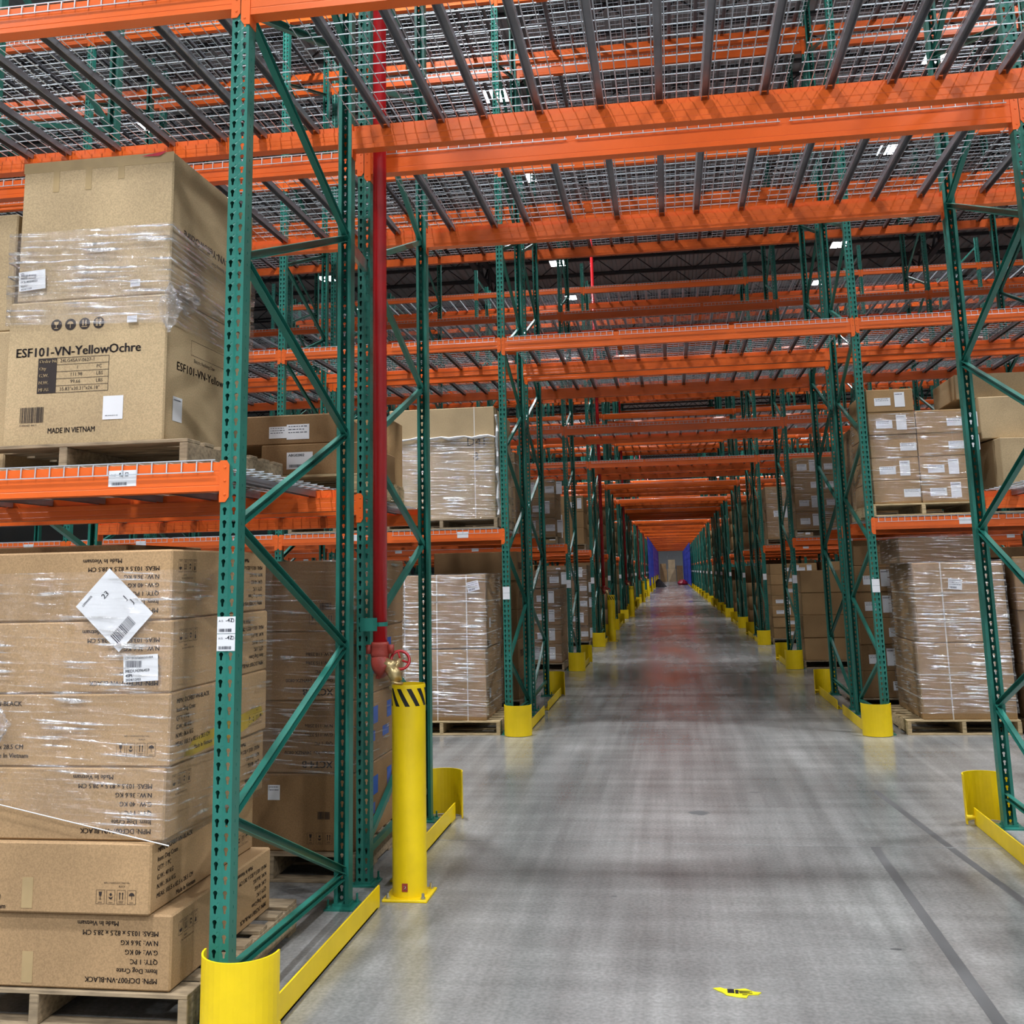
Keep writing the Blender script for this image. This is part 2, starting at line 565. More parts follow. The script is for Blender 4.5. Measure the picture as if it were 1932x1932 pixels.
class Face:
    """flat print laid on one upright face: 'front' looks towards -Y, 'right' towards +X, 'left' towards -X.
    origin = lower left corner of the face seen from outside; w, h its size; flip turns the print upside down"""
    def __init__(s, o, kind, w, h, flip=False, off=0.0012):
        s.o, s.kind, s.w, s.h, s.flip, s.off = Vector(o), kind, w, h, flip, off
        s.mb = MB()
    def pt(s, u, v, d=0.0):
        if s.flip:
            u, v = s.w - u, s.h - v
        e = s.off + d
        if s.kind == 'front':
            return s.o + Vector((u, -e, v))
        if s.kind == 'right':
            return s.o + Vector((e, u, v))
        return s.o + Vector((-e, -u, v))
    def text(s, t, u, v, size, sx=1.0, width=None, ang=0.0, bold=0.0):
        V, F, w = glyphs(t)
        if not V:
            return s
        if width:
            sx = width / (w * size)
        c, n = math.cos(ang), math.sin(ang)
        for du in ((0.0, bold) if bold else (0.0,)):
            P = []
            for x, y, _ in V:
                x, y = x * size * sx + du, y * size
                P.append(s.pt(u + x * c - y * n, v + x * n + y * c))
            s.mb.add(P, F)
        return s
    def poly(s, pts, d=0.0):
        s.mb.add([s.pt(u, v, d) for u, v in pts], [tuple(range(len(pts)))])
        return s
    def rect(s, u0, v0, u1, v1, d=0.0):
        return s.poly([(u0, v0), (u1, v0), (u1, v1), (u0, v1)], d)
    def frame(s, u0, v0, u1, v1, t):
        s.rect(u0, v0, u1, v0 + t); s.rect(u0, v1 - t, u1, v1)
        s.rect(u0, v0 + t, u0 + t, v1 - t); s.rect(u1 - t, v0 + t, u1, v1 - t)
        return s
    def disc(s, u, v, r, n=20, d=0.0):
        return s.poly([(u + r * math.cos(2 * PI * k / n), v + r * math.sin(2 * PI * k / n)) for k in range(n)], d)
    def bars(s, u0, v0, u1, v1, seed=1):
        q = random.Random(seed)
        u = u0
        while u < u1:
            t = q.choice((0.0012, 0.0022, 0.0035)) * (u1 - u0) / 0.1
            s.rect(u, v0, min(u + t, u1), v1)
            u += t + q.choice((0.0012, 0.002, 0.003)) * (u1 - u0) / 0.1
        return s
    def build(s, name, mat, parent):
        base = parent.location
        for i, p in enumerate(s.mb.v):
            s.mb.v[i] = (p[0] - base[0], p[1] - base[1], p[2] - base[2])
        return s.mb.build(name, mat, parent)
def sticker(parent, o, kind, u0, v0, u1, v1, ang=0.0, seed=0, lines=3, bar=True, words=None, name='paper_label', off=0.002):
    """white paper label with its own print"""
    w, h = u1 - u0, v1 - v0
    c, n = math.cos(ang), math.sin(ang)
    cu, cv = (u0 + u1) / 2, (v0 + v1) / 2
    P = Face(o, kind, 0, 0, off=off)
    def q(a, b):
        a, b = a - w / 2, b - h / 2
        return (cu + a * c - b * n, cv + a * n + b * c)
    P.poly([q(0, 0), q(w, 0), q(w, h), q(0, h)])
    lab = P.build(name, 'paper', parent)
    I = Face(o, kind, 0, 0, off=off + 0.0008)
    r = random.Random(seed)
    if words:
        for (t, a, b, sz) in words:
            p = q(a, b)
            I.text(t, p[0], p[1], sz, ang=ang, bold=sz * 0.05)
    else:
        for k in range(lines):
            b0 = h * (0.84 - 0.2 * k)
            a = w * 0.08
            while a < w * 0.8:
                l = w * r.uniform(0.05, 0.16)
                I.poly([q(a, b0), q(min(a + l, w * .9), b0), q(min(a + l, w * .9), b0 + h * 0.05), q(a, b0 + h * 0.05)])
                a += l + w * 0.04
    if bar:
        a = w * 0.1
        while a < w * 0.62:
            t = w * r.choice((0.008, 0.014, 0.022))
            I.poly([q(a, h * 0.1), q(a + t, h * 0.1), q(a + t, h * 0.27), q(a, h * 0.27)])
            a += t + w * r.choice((0.01, 0.016))
    if I.mb.v:
        pr = I.build('label_print', 'ink_blue_grey', parent)
        pr.parent = lab
    return lab

# ------------------------------------------------------------------ lamps: high-bay fixtures under the roof
LAMP_Z = 11.4
def make_fixture():
    h, p, r = MB(), MB(), MB()
    h.cbox(-0.25, 0.25, -0.31, 0.31, 0.0, 0.05, 0.008)
    h.box(-0.06, 0.06, -0.2, 0.2, 0.05, 0.11)
    for x in (-0.125, 0.125):
        p.box(x - 0.1, x + 0.1, -0.28, 0.28, -0.012, 0.0)
    for x in (-0.2, 0.2):
        r.bar((x, 0, 0.05), (x * 0.2, 0, 0.9), 0.008, 0.008, (0, 1, 0))
    return h.mesh('housing', 'wall_panel'), p.mesh('led_panel', 'lamp_panel'), r.mesh('hanger', 'roof_steel')
FX = make_fixture()
ldat = bpy.data.lights.new('lamp_light', 'AREA')
ldat.shape = 'RECTANGLE'
ldat.size, ldat.size_y = 0.46, 0.58
ldat.energy = LAMP_W
ldat.color = (0.94, 0.97, 1.0)
ldat.spread = math.radians(130)
ldim = ldat.copy()
ldim.energy = LAMP_W * 0.38            # weaker lamps over the middle rows, set low to darken the tunnel there
XW = ((-9.1, 'far left line'), (-1.4, 'line left of the tunnel'), (7.35, 'line right of the tunnel'), (14.4, 'far right line'))
YW = (-13.0, -8.5, -3.6, 5.2, 15.9, 20.5, 27.9, 32.2, 47.0, 56.0, 64.0, 73.0, 81.0, 90.0, 100.0, 110.0, 120.0, 131.0)  # extra far lamps are added between the known ones to brighten the far tunnel
for i, y in enumerate(YW):
    for j, (x, where) in enumerate(XW):
        if y > 33 and j in (0, 3) and y != 56.0:
            continue
        t = thing('high_bay_lamp', 'white twin-panel warehouse lamp, %s, %s from the front' % (where, ['first','second','third','fourth','fifth','sixth','seventh','eighth','ninth','tenth','eleventh','twelfth','thirteenth','fourteenth','fifteenth','sixteenth','seventeenth','eighteenth','nineteenth','twentieth','twenty-first'][i]), 'lamp', (x, y, LAMP_Z), 0, 'high-bay lamps under the roof')
        for nm, me in zip(('housing', 'led_panel', 'hanger'), FX):
            put(nm, me, t)
        lo = bpy.data.objects.new('lamp_light', ldim if 10 < y < 40 else ldat)
        COL.objects.link(lo)
        lo.location = (0, 0, -0.02)
        lo.parent = t

# ------------------------------------------------------------------ the building
XL, XR, YB, YF, ZR = -27.0, 33.0, -15.0, 142.0, 13.0
floor = struct(put('floor', None), 'grey polished concrete warehouse floor of large slabs', 'floor')
MB().box(XL, XR, YB, YF, -0.2, -0.02).build('joint_filler', 'black_paint', floor)
def stain(cx_, cy_, rx, ry, seed):
    q = random.Random(seed)
    m_ = MB()
    n = 18
    m_.add([(cx_ + rx * math.cos(2 * PI * i / n) * q.uniform(0.6, 1.1), cy_ + ry * math.sin(2 * PI * i / n) * q.uniform(0.6, 1.1), 0.0006) for i in range(n)], [tuple(range(n))])
    m_.build('oil_stain', 'tar', floor)
ys = [YB, 2.80, 19.7, 40.6, 61, 81, 101, 121, YF]
for a, b in zip(ys[:-1], ys[1:]):
    for xa, xb in ((XL, -11.0), (-11.0, 14.6), (14.6, XR)):
        MB().cbox(xa + 0.003, xb - 0.003, a + 0.006, b - 0.006, -0.15, 0.0, 0.003).build('slab', 'concrete', floor)
for (x0, x1, y0, y1, x2, x3) in ((2.772, 2.826, -0.8, 2.79, 2.80, 2.85), (3.33, 3.375, 1.7, 2.79, 3.23, 3.275), (3.23, 3.275, 2.815, 4.4, 3.1, 3.145)):
    m_ = MB()
    m_.add([(x0, y0, 0.0006), (x1, y0, 0.0006), (x3, y1, 0.0006), (x2, y1, 0.0006)], [(0, 1, 2, 3)])
    m_.build('tape_mark', 'tar', floor)
for k_, (a_, b_, c_, d_) in enumerate(((1.83, 3.62, 0.075, 0.07), (1.38, 7.95, 0.12, 0.04), (0.93, 15.6, 0.12, 0.05), (2.6, 1.1, 0.03, 0.012), (1.35, 1.75, 0.02, 0.01), (2.25, 4.3, 0.05, 0.02))):
    stain(a_, b_, c_, d_, k_)
ceil = struct(put('ceiling', None), 'ribbed steel roof deck over open-web joists', 'ceiling')
rb = MB()
prof = []
x = XL
while x < XR:
    prof += [(x, ZR), (x + 0.11, ZR), (x + 0.14, ZR - 0.05), (x + 0.25, ZR - 0.05), (x + 0.28, ZR)]
    x += 0.30
for (x0, z0), (x1, z1) in zip(prof[:-1], prof[1:]):
    if x1 > x0:
        rb.add([(x0, YB, z0), (x1, YB, z1), (x1, YF, z1), (x0, YF, z0)], [(0, 1, 2, 3)])
rb.box(XL, XR, YB, YF, ZR + 0.06, ZR + 0.1)
rb.build('roof_deck', 'roof_deck', ceil)
jm = MB()
for z in (ZR - 0.09, ZR - 0.72):
    jm.box(XL, XR, -0.05, 0.05, z - 0.03, z + 0.03)
x = XL
k = 0
while x < XR - 0.7:
    za, zb = (ZR - 0.69, ZR - 0.12) if k % 2 else (ZR - 0.12, ZR - 0.69)
    jm.bar((x, 0, za), (x + 0.7, 0, zb), 0.03, 0.03, (0, 1, 0), False)
    x += 0.7
    k += 1
jme = jm.mesh('joist', 'roof_steel')
y = 4.0
while y < YF:
    put('joist', jme, ceil, (0, y, 0))
    y += 1.9
gm = MB()
for z in (ZR - 0.8, ZR - 1.55):
    gm.box(-0.09, 0.09, YB, YF, z - 0.05, z + 0.05)
y = YB
k = 0
while y < YF - 1:
    gm.bar((0, y, ZR - 0.8), (0, y + 0.95, ZR - 1.55), 0.06, 0.06, (1, 0, 0), False)
    gm.bar((0, y + 1.9, ZR - 0.8), (0, y + 0.95, ZR - 1.55), 0.06, 0.06, (1, 0, 0), False)
    gm.bar((0, y, ZR - 0.8), (0, y, ZR - 1.55), 0.06, 0.06, (1, 0, 0), False)
    y += 1.9
gme = gm.mesh('girder', 'roof_steel')
for x in (-18.7, -4.1, 10.5, 25.1):
    put('girder', gme, ceil, (x, 0, 0))
for nm, b, lb in (('wall_far', (XL, XR, YF, YF + 0.2, 0, ZR + 0.1), 'plain grey wall closing the end of the tunnel'),
                  ('wall_left', (XL - 0.2, XL, YB, YF, 0, ZR + 0.1), 'plain grey side wall beyond the racks'),
                  ('wall_right', (XR, XR + 0.2, YB, YF, 0, ZR + 0.1), 'plain grey side wall across the racks'),
                  ('wall_back', (XL, XR, YB - 0.2, YB, 0, ZR + 0.1), 'plain grey wall behind the viewer')):
    struct(MB().box(*b).build(nm, 'wall_panel'), lb, 'wall')

# ------------------------------------------------------------------ rack kit: post, frame, beam, deck, guard
def hull_radius(th, r1=0.0088, y1=0.0062, r2=0.0046, y2=-0.0125):
    """distance from the hole's middle to the edge of a teardrop along angle th"""
    c, s_ = math.cos(th), math.sin(th)
    lo, hi = 0.0, 0.03
    for _ in range(30):
        m_ = (lo + hi) / 2
        x, y = c * m_, s_ * m_
        t = min(1, max(0, (y1 - y) / (y1 - y2)))
        inside = math.hypot(x, y - (y1 + (y2 - y1) * t)) <= r1 + (r2 - r1) * min(1.0, t * 1.9)
        lo, hi = (m_, hi) if inside else (lo, m_)
    return lo
def plate_with_holes(mb, cells, rows, fn, w2, h2, rad, depth, dz=0.0):
    """cells: centres across; fn(u, v, d) -> 3D point; each cell is a hole in a rectangle"""
    cor = math.atan2(h2, w2)
    A = [0, cor * 0.35, cor * 0.68, cor, (cor + PI / 2) / 2, PI / 2, PI - (cor + PI / 2) / 2, PI - cor, PI - cor * 0.68, PI - cor * 0.35]
    A += [a + PI for a in A]
    inner = [(math.cos(a) * rad(a), math.sin(a) * rad(a)) for a in A]
    outer = []
    for a in A:
        c, s_ = math.cos(a), math.sin(a)
        k = min(w2 / abs(c) if abs(c) > 1e-9 else 9, h2 / abs(s_) if abs(s_) > 1e-9 else 9)
        outer.append((c * k, s_ * k))
    n = len(A)
    for r in range(rows):
        v0 = (r + 0.5) * PITCH + dz
        for u0 in cells:
            P = [fn(u0 + x, v0 + y, 0) for x, y in outer] + [fn(u0 + x, v0 + y, 0) for x, y in inner] + [fn(u0 + x, v0 + y, depth) for x, y in inner]
            F = [(i, (i + 1) % n, n + (i + 1) % n, n + i) for i in range(n)]
            F += [(n + i, n + (i + 1) % n, 2 * n + (i + 1) % n, 2 * n + i) for i in range(n)]
            mb.add(P, F)
def make_post():
    mb = MB()
    h = PW / 2
    plate_with_holes(mb, (-h / 2, h / 2), 172, lambda u, v, d: (u, d + (0.004 if abs(u) < 0.0005 else 0), v), h / 2, PITCH / 2, hull_radius, 0.003)
    slot = lambda a: 1 / max(abs(math.cos(a)) / 0.0025, abs(math.sin(a)) / 0.0065)
    plate_with_holes(mb, (0.035,), 172, lambda u, v, d: (h - d, u, v), 0.035, PITCH / 2, slot, 0.002)
    mb.add([(-h, 0, 0), (-h, 0.07, 0), (-h, 0.07, POST_H), (-h, 0, POST_H)], [(3, 2, 1, 0)])
    for sx in (-1, 1):                   # returned lips at the back
        x0, x1 = sorted((sx * h, sx * (h - 0.017)))
        mb.box(x0, x1, 0.068, 0.07, 0, POST_H)
        mb.box(*sorted((sx * (h - 0.017), sx * (h - 0.019))), 0.058, 0.07, 0, POST_H)
    return mb
POST = make_post()
def make_foot():
    mb = MB()
    mb.box(-0.075, 0.075, -0.03, 0.12, 0.0, 0.009)
    mb.box(-0.045, 0.045, -0.006, 0.075, 0.009, 0.02)
    for x, y in ((-0.058, -0.012), (0.058, 0.1)):
        mb.tube([(x, y, 0.009), (x, y, 0.02)], 0.011, 6)
        mb.tube([(x, y, 0.02), (x, y, 0.05)], 0.006, 6)
    return mb
FOOT = make_foot()
# outer post nodes and inner post nodes of the zigzag
ZO = [0.736 + 1.113 * i for i in range(7)]
ZI = [0.17 + 1.113 * i for i in range(8)]
def brace_segments():
    s_ = [((0.05, 0.19), (1.474, 0.15))]
    for i in range(7):
        s_.append(((0.05, ZO[i]), (1.474, ZI[i])))
        s_.append(((0.05, ZO[i]), (1.474, ZI[i + 1])))
    s_.append(((0.05, 8.55), (1.474, 8.55)))
    return s_
def brace_mb(seg, n=0):
    (y0, z0), (y1, z1) = seg
    mb = MB()
    x = -0.004 if n % 2 else -0.010
    mb.channel((x, y0, z0), (x, y1, z1), 0.036, 0.03, 0.003, (1, 0, 0))
    return mb
BR = [brace_mb(s_, n) for n, s_ in enumerate(brace_segments())]
post_me = POST.mesh('post', 'green')
foot_me = FOOT.mesh('foot_plate', 'green')
brace_me = [b.mesh('brace', 'green') for b in BR]
TURN = Matrix.Translation((0, D, 0)) @ Matrix.Rotation(PI, 4, 'Z')
whole = MB()
for part in (POST, FOOT):
    whole.merge(part)
    whole.merge(part, TURN)
for b in BR:
    whole.merge(b)
frame_me = whole.mesh('upright_frame', 'green')
tagm = MB()
tagm.box(-0.037, 0.037, -0.0015, 0.0, 0.0, 0.064)
post_tag_me = tagm.mesh('post_label', 'paper')

def frame(x, y, turned, label, parts, label_on_front=True):
    """one upright frame; turned frames stand with their zigzag nodes on the far post"""
    t = thing('upright_frame', label, 'rack frame', (x, y + (D if turned else 0), 0), PI if turned else 0, 'green rack upright frames', me=None if parts else frame_me)
    if parts:
        for tr in (0, 1):
            p = put('post', post_me, t, (0, D if tr else 0, 0), PI if tr else 0)
            put('foot_plate', foot_me, t, (0, D if tr else 0, 0), PI if tr else 0)
        for b in brace_me:
            put('brace', b, t)
    if label_on_front and not turned:
        for z in (1.366, 1.432):
            put('post_label', post_tag_me, t, (0, 0, z))
    return t

def beam_profile(h):
    g = [(0.07, -h * 0.86), (0.0685, -h * 0.84), (0.07, -h * 0.82), (0.07, -h * 0.6), (0.0685, -h * 0.58), (0.07, -h * 0.56)]
    k = [(0.0, -h * 0.3), (0.0015, -h * 0.32), (0.0, -h * 0.34), (0.0, -h * 0.78), (0.0015, -h * 0.8), (0.0, -h * 0.82)]
    return [(0.0, -h), (0.07, -h)] + g + [(0.07, -0.041), (0.041, -0.041), (0.041, 0.0), (0.0, 0.0)] + k
def connector(h, sx):
    """end plate of a beam, hooked over half of the post face"""
    mb = MB()
    H = h + 0.045
    w = 0.036
    pts = [(0, 0.006), (w - 0.012, 0.006), (w, -0.012), (w, -H + 0.02), (w - 0.014, -H), (0, -H)]
    P = [(sx * a, -0.0045, b) for a, b in pts] + [(sx * a, -0.0005, b) for a, b in pts]
    n = len(pts)
    F = [tuple(range(n)), tuple(range(n, 2 * n))[::-1]] + [(i, i + n, (i + 1) % n + n, (i + 1) % n) for i in range(n)]
    mb.add(P, F)
    mb.box(*sorted((0, -sx * 0.004)), -0.0045, 0.066, -H, 0.004)
    for z in (-0.022, -0.075, -H + 0.03):
        mb.tube([(sx * 0.019, -0.0045, z), (sx * 0.019, -0.0075, z)], [0.006, 0.004], 8)
    return mb
_B = {}
def beam_kit(L, h):
    k = (round(L, 3), h)
    if k not in _B:
        body = MB().prism(beam_profile(h), 0, -L / 2 + 0.004, L / 2 - 0.004)
        cr, cl = connector(h, 1), connector(h, -1)
        off = lambda mb, dx: MB().merge(mb, Matrix.Translation((dx, 0, 0)))
        cr, cl = off(cr, L / 2), off(cl, -L / 2)
        one = MB().merge(body).merge(cr).merge(cl)
        lab = MB().box(-0.06, 0.06, -0.0015, 0.0, -0.083, -0.018)
        _B[k] = (body.mesh('beam_body', 'orange'), cl.mesh('connector', 'orange'), cr.mesh('connector', 'orange'), one.mesh('rack_beam', 'orange'), one, lab.mesh('beam_label', 'paper'))
    return _B[k]
def beam(xc, L, h, y, z, turned, label, parts, group, labels=False):
    k = beam_kit(L, h)
    t = thing('rack_beam', label, 'rack beam', (xc, y, z), PI if turned else 0, group, me=None if parts else k[3])
    if parts:
        for nm, me in zip(('beam_body', 'connector', 'connector'), k[:3]):
            put(nm, me, t)
    if labels and not turned:
        for u in (0.8, -0.35):
            put('beam_label', k[5], t, (u, 0, 0))
    return t

DKW = 1.168
def wire(mb, pts, r):
    mb.tube(pts, r, 4, False)
def deck_wires(r=0.0028, step_y=0.0635, step_x=0.1016, falls=True):
    mb = MB()
    n = int(DKW / step_y)
    for i in range(n + 1):
        x = 0.012 + i * (DKW - 0.024) / n
        if falls:
            wire(mb, [(x, -0.006, -0.04), (x, -0.006, 0.004), (x, D + 0.006, 0.004), (x, D + 0.006, -0.04)], r)
        else:
            wire(mb, [(x, 0, 0.004), (x, D, 0.004)], r)
    m_ = int(D / step_x)
    for j in range(m_ + 1):
        y = j * D / m_
        wire(mb, [(0, y, 0.010), (DKW, y, 0.010)], r * 1.1)
    if falls:
        for y in (-0.012, D + 0.012):
            wire(mb, [(0, y, -0.038), (DKW, y, -0.038)], r * 1.1)
    return mb
def deck_channel():
    mb = MB()
    # inverted U with flared ends resting on the beam steps
    prof = [(-0.021, 0.0), (0.021, 0.0), (0.021, -0.034), (0.017, -0.034), (0.017, -0.004), (-0.017, -0.004), (-0.017, -0.034), (-0.021, -0.034)]
    mb.prism(prof, 1, 0.046, D - 0.046, False)
    return mb
CH = deck_channel()
WIRES = deck_wires()
CHX = (0.172, 0.49, 0.735, 1.05)
deck_wire_me = WIRES.mesh('wire_mesh', 'zinc_wire')
deck_chan_me = CH.mesh('support_channel', 'zinc_channel')
far_w = deck_wires(0.0036, 0.19, 0.1016, False)
far_c = MB()
for x in CHX:
    far_c.merge(CH, Matrix.Translation((x, 0, 0)))
wd = MB().merge(WIRES)
for x in CHX:
    wd.merge(CH, Matrix.Translation((x, 0, 0)))
deck_me = wd.mesh('wire_deck', 'zinc_wire')
def deck(x, y, z, label, parts, group):
    t = thing('wire_deck', label, 'wire deck', (x, y, z), 0, group, me=None if parts else deck_me)
    if parts:
        put('wire_mesh', deck_wire_me, t)
        for c in CHX:
            put('support_channel', deck_chan_me, t, (c, 0, 0))
    return t

def guard_kit(sx):
    """curved plate and rail at the foot of an end frame; sx = +1 for the frames left of the tunnel"""
    pl, rl = MB(), MB()
    R, cx, cy = 0.142, 0.098 * sx, -0.02
    n = 18
    ring = []
    for k in range(n + 1):
        a = PI + (PI * 1.03) * k / n if sx > 0 else 2 * PI - (PI * 1.03) * k / n
        ring.append((math.cos(a), math.sin(a)))
    P = []
    for (c, s_) in ring:
        for r in (R, R - 0.007):
            for z in (0.004, 0.305):
                P.append((cx + c * r, cy + s_ * r, z))
    F = []
    for k in range(n):
        a, b = k * 4, k * 4 + 4
        F += [(a, b, b + 1, a + 1), (a + 2, a + 3, b + 3, b + 2), (a + 1, b + 1, b + 3, a + 3), (a, a + 2, b + 2, b)]
    F += [(0, 1, 3, 2), (n * 4, n * 4 + 2, n * 4 + 3, n * 4 + 1)]
    pl.add(P, F)
    xr = cx + sx * (R - 0.05)
    rl.box(*sorted((xr, xr - sx * 0.008)), -0.02, 1.49, 0.002, 0.104)
    rl.box(*sorted((xr, xr - sx * 0.06)), 0.13, 1.45, 0.002, 0.010)
    if sx > 0:
        rl.tube([(xr + 0.0, 0.0, 0.05), (xr + 0.05, 0.0, 0.05)], 0.012, 8)
    return pl.mesh('curved_plate', 'yellow'), rl.mesh('guard_rail', 'yellow')
GK = {1: guard_kit(1), -1: guard_kit(-1)}
def guard(x, y, sx, turned, label):
    """turned guards stand at the far end of the row"""
    k = GK[-sx if turned else sx]
    t = thing('end_guard', label, 'rack guard', (x, y, 0), PI if turned else 0, 'yellow rack end guards')
    put('curved_plate', k[0], t)
    put('guard_rail', k[1], t)

# ------------------------------------------------------------------ the rack rows
ORD = ['first', 'second', 'third', 'fourth', 'fifth', 'sixth', 'seventh', 'eighth', 'ninth', 'tenth', 'eleventh', 'twelfth', 'thirteenth', 'fourteenth', 'fifteenth', 'sixteenth', 'seventeenth', 'eighteenth', 'nineteenth', 'twentieth', 'twenty-first', 'twenty-second']
ROWS = [  # front y, double, levels above the shelf level, bays left, bays right
    (0.0, True, (4.176,), 1, 1),
    (7.0, True, (4.176, 6.22, 8.30), 3, 2),
    (13.85, False, (4.13, 6.18, 8.22), 3, 3),
    (19.35, True, (4.08, 6.12, 8.16), 3, 4),
    (25.8, True, (4.08, 6.12, 8.16), 4, 5),
    (32.4, True, (4.08, 6.12, 8.16), 4, 6),
    (38.6, True, (4.08, 6.12, 8.16), 4, 6),
    (43.6, False, (4.08, 6.12, 8.16), 4, 6),
    (48.9, True, (4.08, 6.12), 3, 4),
    (55.4, True, (4.08, 6.12), 3, 4),
    (61.0, True, (4.08, 6.12), 2, 3),
] + [(67.6 + 6.6 * i, True, (4.08,), 2, 2) for i in range(10)]
def bay_name(b):
    if b == 0:
        return 'over the tunnel'
    side = 'left' if b < 0 else 'right'
    return '%s bay %s of tunnel' % (ORD[abs(b) - 1], side)
def bay_x(b):
    """left and right post centres of a bay"""
    if b == 0:
        return 0.0, W
    if b < 0:
        return b * BAY, (b + 1) * BAY
    return W + (b - 1) * BAY, W + b * BAY
LV = ['lowest', 'second', 'third', 'top']
far_beams, far_decks, far_decks_c = {}, [], []
for ri, (y0, double, ups, nl, nr) in enumerate(ROWS):
    row = ORD[ri] + ' row'
    near = ri < 4
    parts = ri < 2
    lines = [-BAY * k for k in range(nl, 0, -1)] + [0.0, W] + [W + BAY * k for k in range(1, nr + 1)]
    faces = [('front', 0.0, False), ('second', D, True)] + ([('third', F2, False), ('rear', DD, True)] if double else [])
    for x in lines:
        if x <= 0:
            wh = 'at the tunnel\'s left edge' if x == 0 else '%s frame left of the tunnel' % ORD[round(-x / BAY)]
        else:
            wh = 'at the tunnel\'s right edge' if x == W else '%s frame right of the tunnel' % ORD[round((x - W) / BAY)]
        frame(x, y0, False, 'green perforated rack frame, %s, front half of %s' % (wh, row) if double else 'green perforated rack frame, %s, single-depth %s' % (wh, row), parts)
        if double:
            frame(x, y0 + F2, True, 'green perforated rack frame, %s, rear half of %s' % (wh, row), parts)
    for x, sx, sd in ((0.0, 1, 'left'), (W, -1, 'right')):
        guard(x, y0, sx, False, 'yellow curved guard with rail, front foot of %s, %s tunnel edge' % (row, sd))
        guard(x, y0 + (DD if double else D), sx, True, 'yellow curved guard with rail, rear foot of %s, %s tunnel edge' % (row, sd))
    for li, z in enumerate((ZS,) + ups):
        for b in range(-nl, nr + 1):
            if li == 0 and b == 0:
                continue
            xa, xb = bay_x(b)
            L = xb - xa - PW
            h = 0.15 if b == 0 else 0.115
            for nm, dy, turned in faces:
                if near:
                    beam((xa + xb) / 2, L, h, y0 + dy, z, turned, 'orange %s beam, %s shelf level, %s, %s' % (nm, LV[li], bay_name(b), row), parts, 'orange rack beams of the %s' % row, labels=(li == 0))
                else:
                    far_beams.setdefault((round(L, 3), h), []).append(((xa + xb) / 2, y0 + dy, z, turned))
            nd = 3 if b == 0 else 2
            gap = (L - nd * DKW) / nd
            for half, dy in (('front', 0.0),) + ((('rear', F2),) if double else ()):
                for q in range(nd):
                    x = xa + PW / 2 + gap / 2 + q * (DKW + gap)
                    if near:
                        deck(x, y0 + dy, z, '%s wire deck, %s level, %s, %s half of %s' % ((['left', 'middle', 'right'] if nd == 3 else ['left', 'right'])[q], LV[li], bay_name(b), half, row), parts, 'wire decks of the %s' % row)
                    else:
                        if ri < 9:
                            far_decks.append((x, y0 + dy, z, False))
                        far_decks_c.append((x, y0 + dy, z, False))
bs = put('rack_beams', None)
tag(bs, 'orange rack beams of the many rows far down the tunnel', 'rack beams', kind='stuff')
for i, (k, pl) in enumerate(far_beams.items()):
    me = copies_mesh('beams', beam_kit(*k)[4], pl, 'orange')
    o = put('beam_rows', me, bs)
    o['kind'] = 'stuff'
ds = put('wire_decks', None)
tag(ds, 'wire decks of the many rows far down the tunnel', 'wire decks', kind='stuff')
o = put('deck_wires', copies_mesh('wires', far_w, far_decks, 'zinc_wire'), ds)
o['kind'] = 'stuff'
o = put('deck_channels', copies_mesh('channels', far_c, far_decks_c, 'zinc_channel'), ds)
o['kind'] = 'stuff'
# row spacers tying the two halves of a double row
sp = MB()
sp.channel((0, D + 0.002, 0), (0, F2 - 0.002, -0.03), 0.07, 0.025, 0.003, (-1, 0, 0))
sp_me = sp.mesh('row_spacer', 'steel')
for ri in (0, 1, 3):
    for x, sd in ((0.0, 'left'), (W, 'right')):
        for z, hh in ((3.48, 'just below the tunnel beams'), (7.2, 'high above the tunnel')):
            if ri == 0 and z > 7:
                continue
            thing('row_spacer', 'short steel spacer bridging frames of %s row, %s side, %s' % (ORD[ri], sd, hh), 'rack spacer', (x + 0.02, ROWS[ri][0], z), 0, 'row spacers', me=sp_me)

# ------------------------------------------------------------------ goods: pallets, cartons, stretch wrap
_PB = {}
def pallet(x0, x1, y0, y1, z0, h, label, mat='wood_old', parts=True, group=None, seed=1):
    r = random.Random(seed)
    t = thing('pallet', label, 'pallet', ((x0 + x1) / 2, (y0 + y1) / 2, z0), 0, group)
    w, d = (x1 - x0) / 2, (y1 - y0) / 2
    one = MB()
    def piece(nm, mb):
        if parts:
            mb.build(nm, mat, t)
        else:
            one.merge(mb)
    for i, x in enumerate((-w, -0.019, w - 0.038)):
        piece('stringer', MB().cbox(x, x + 0.038, -d, d, 0.016, h - 0.016, 0.003))
    n = 7
    for i in range(n):
        bw = 0.09 if 0 < i < n - 1 else 0.125
        y = -d + (2 * d - 0.1) * i / (n - 1) - (0.0 if i < n - 1 else 0.025) + r.uniform(-0.006, 0.006) * (0 < i < n - 1)
        e = r.uniform(-0.006, 0.004)
        piece('deck_board', MB().cbox(-w + e, w + e, y, y + bw, h - 0.016, h, 0.002))
    for i in range(4):
        y = -d + (2 * d - 0.1) * i / 3
        piece('bottom_board', MB().cbox(-w, w, y, y + 0.095, 0.0, 0.016, 0.002))
    if not parts:
        t.data = None
        bpy.data.objects.remove(t)
        t = thing('pallet', label, 'pallet', ((x0 + x1) / 2, (y0 + y1) / 2, z0), 0, group, me=one.mesh('pallet', mat))
    return t
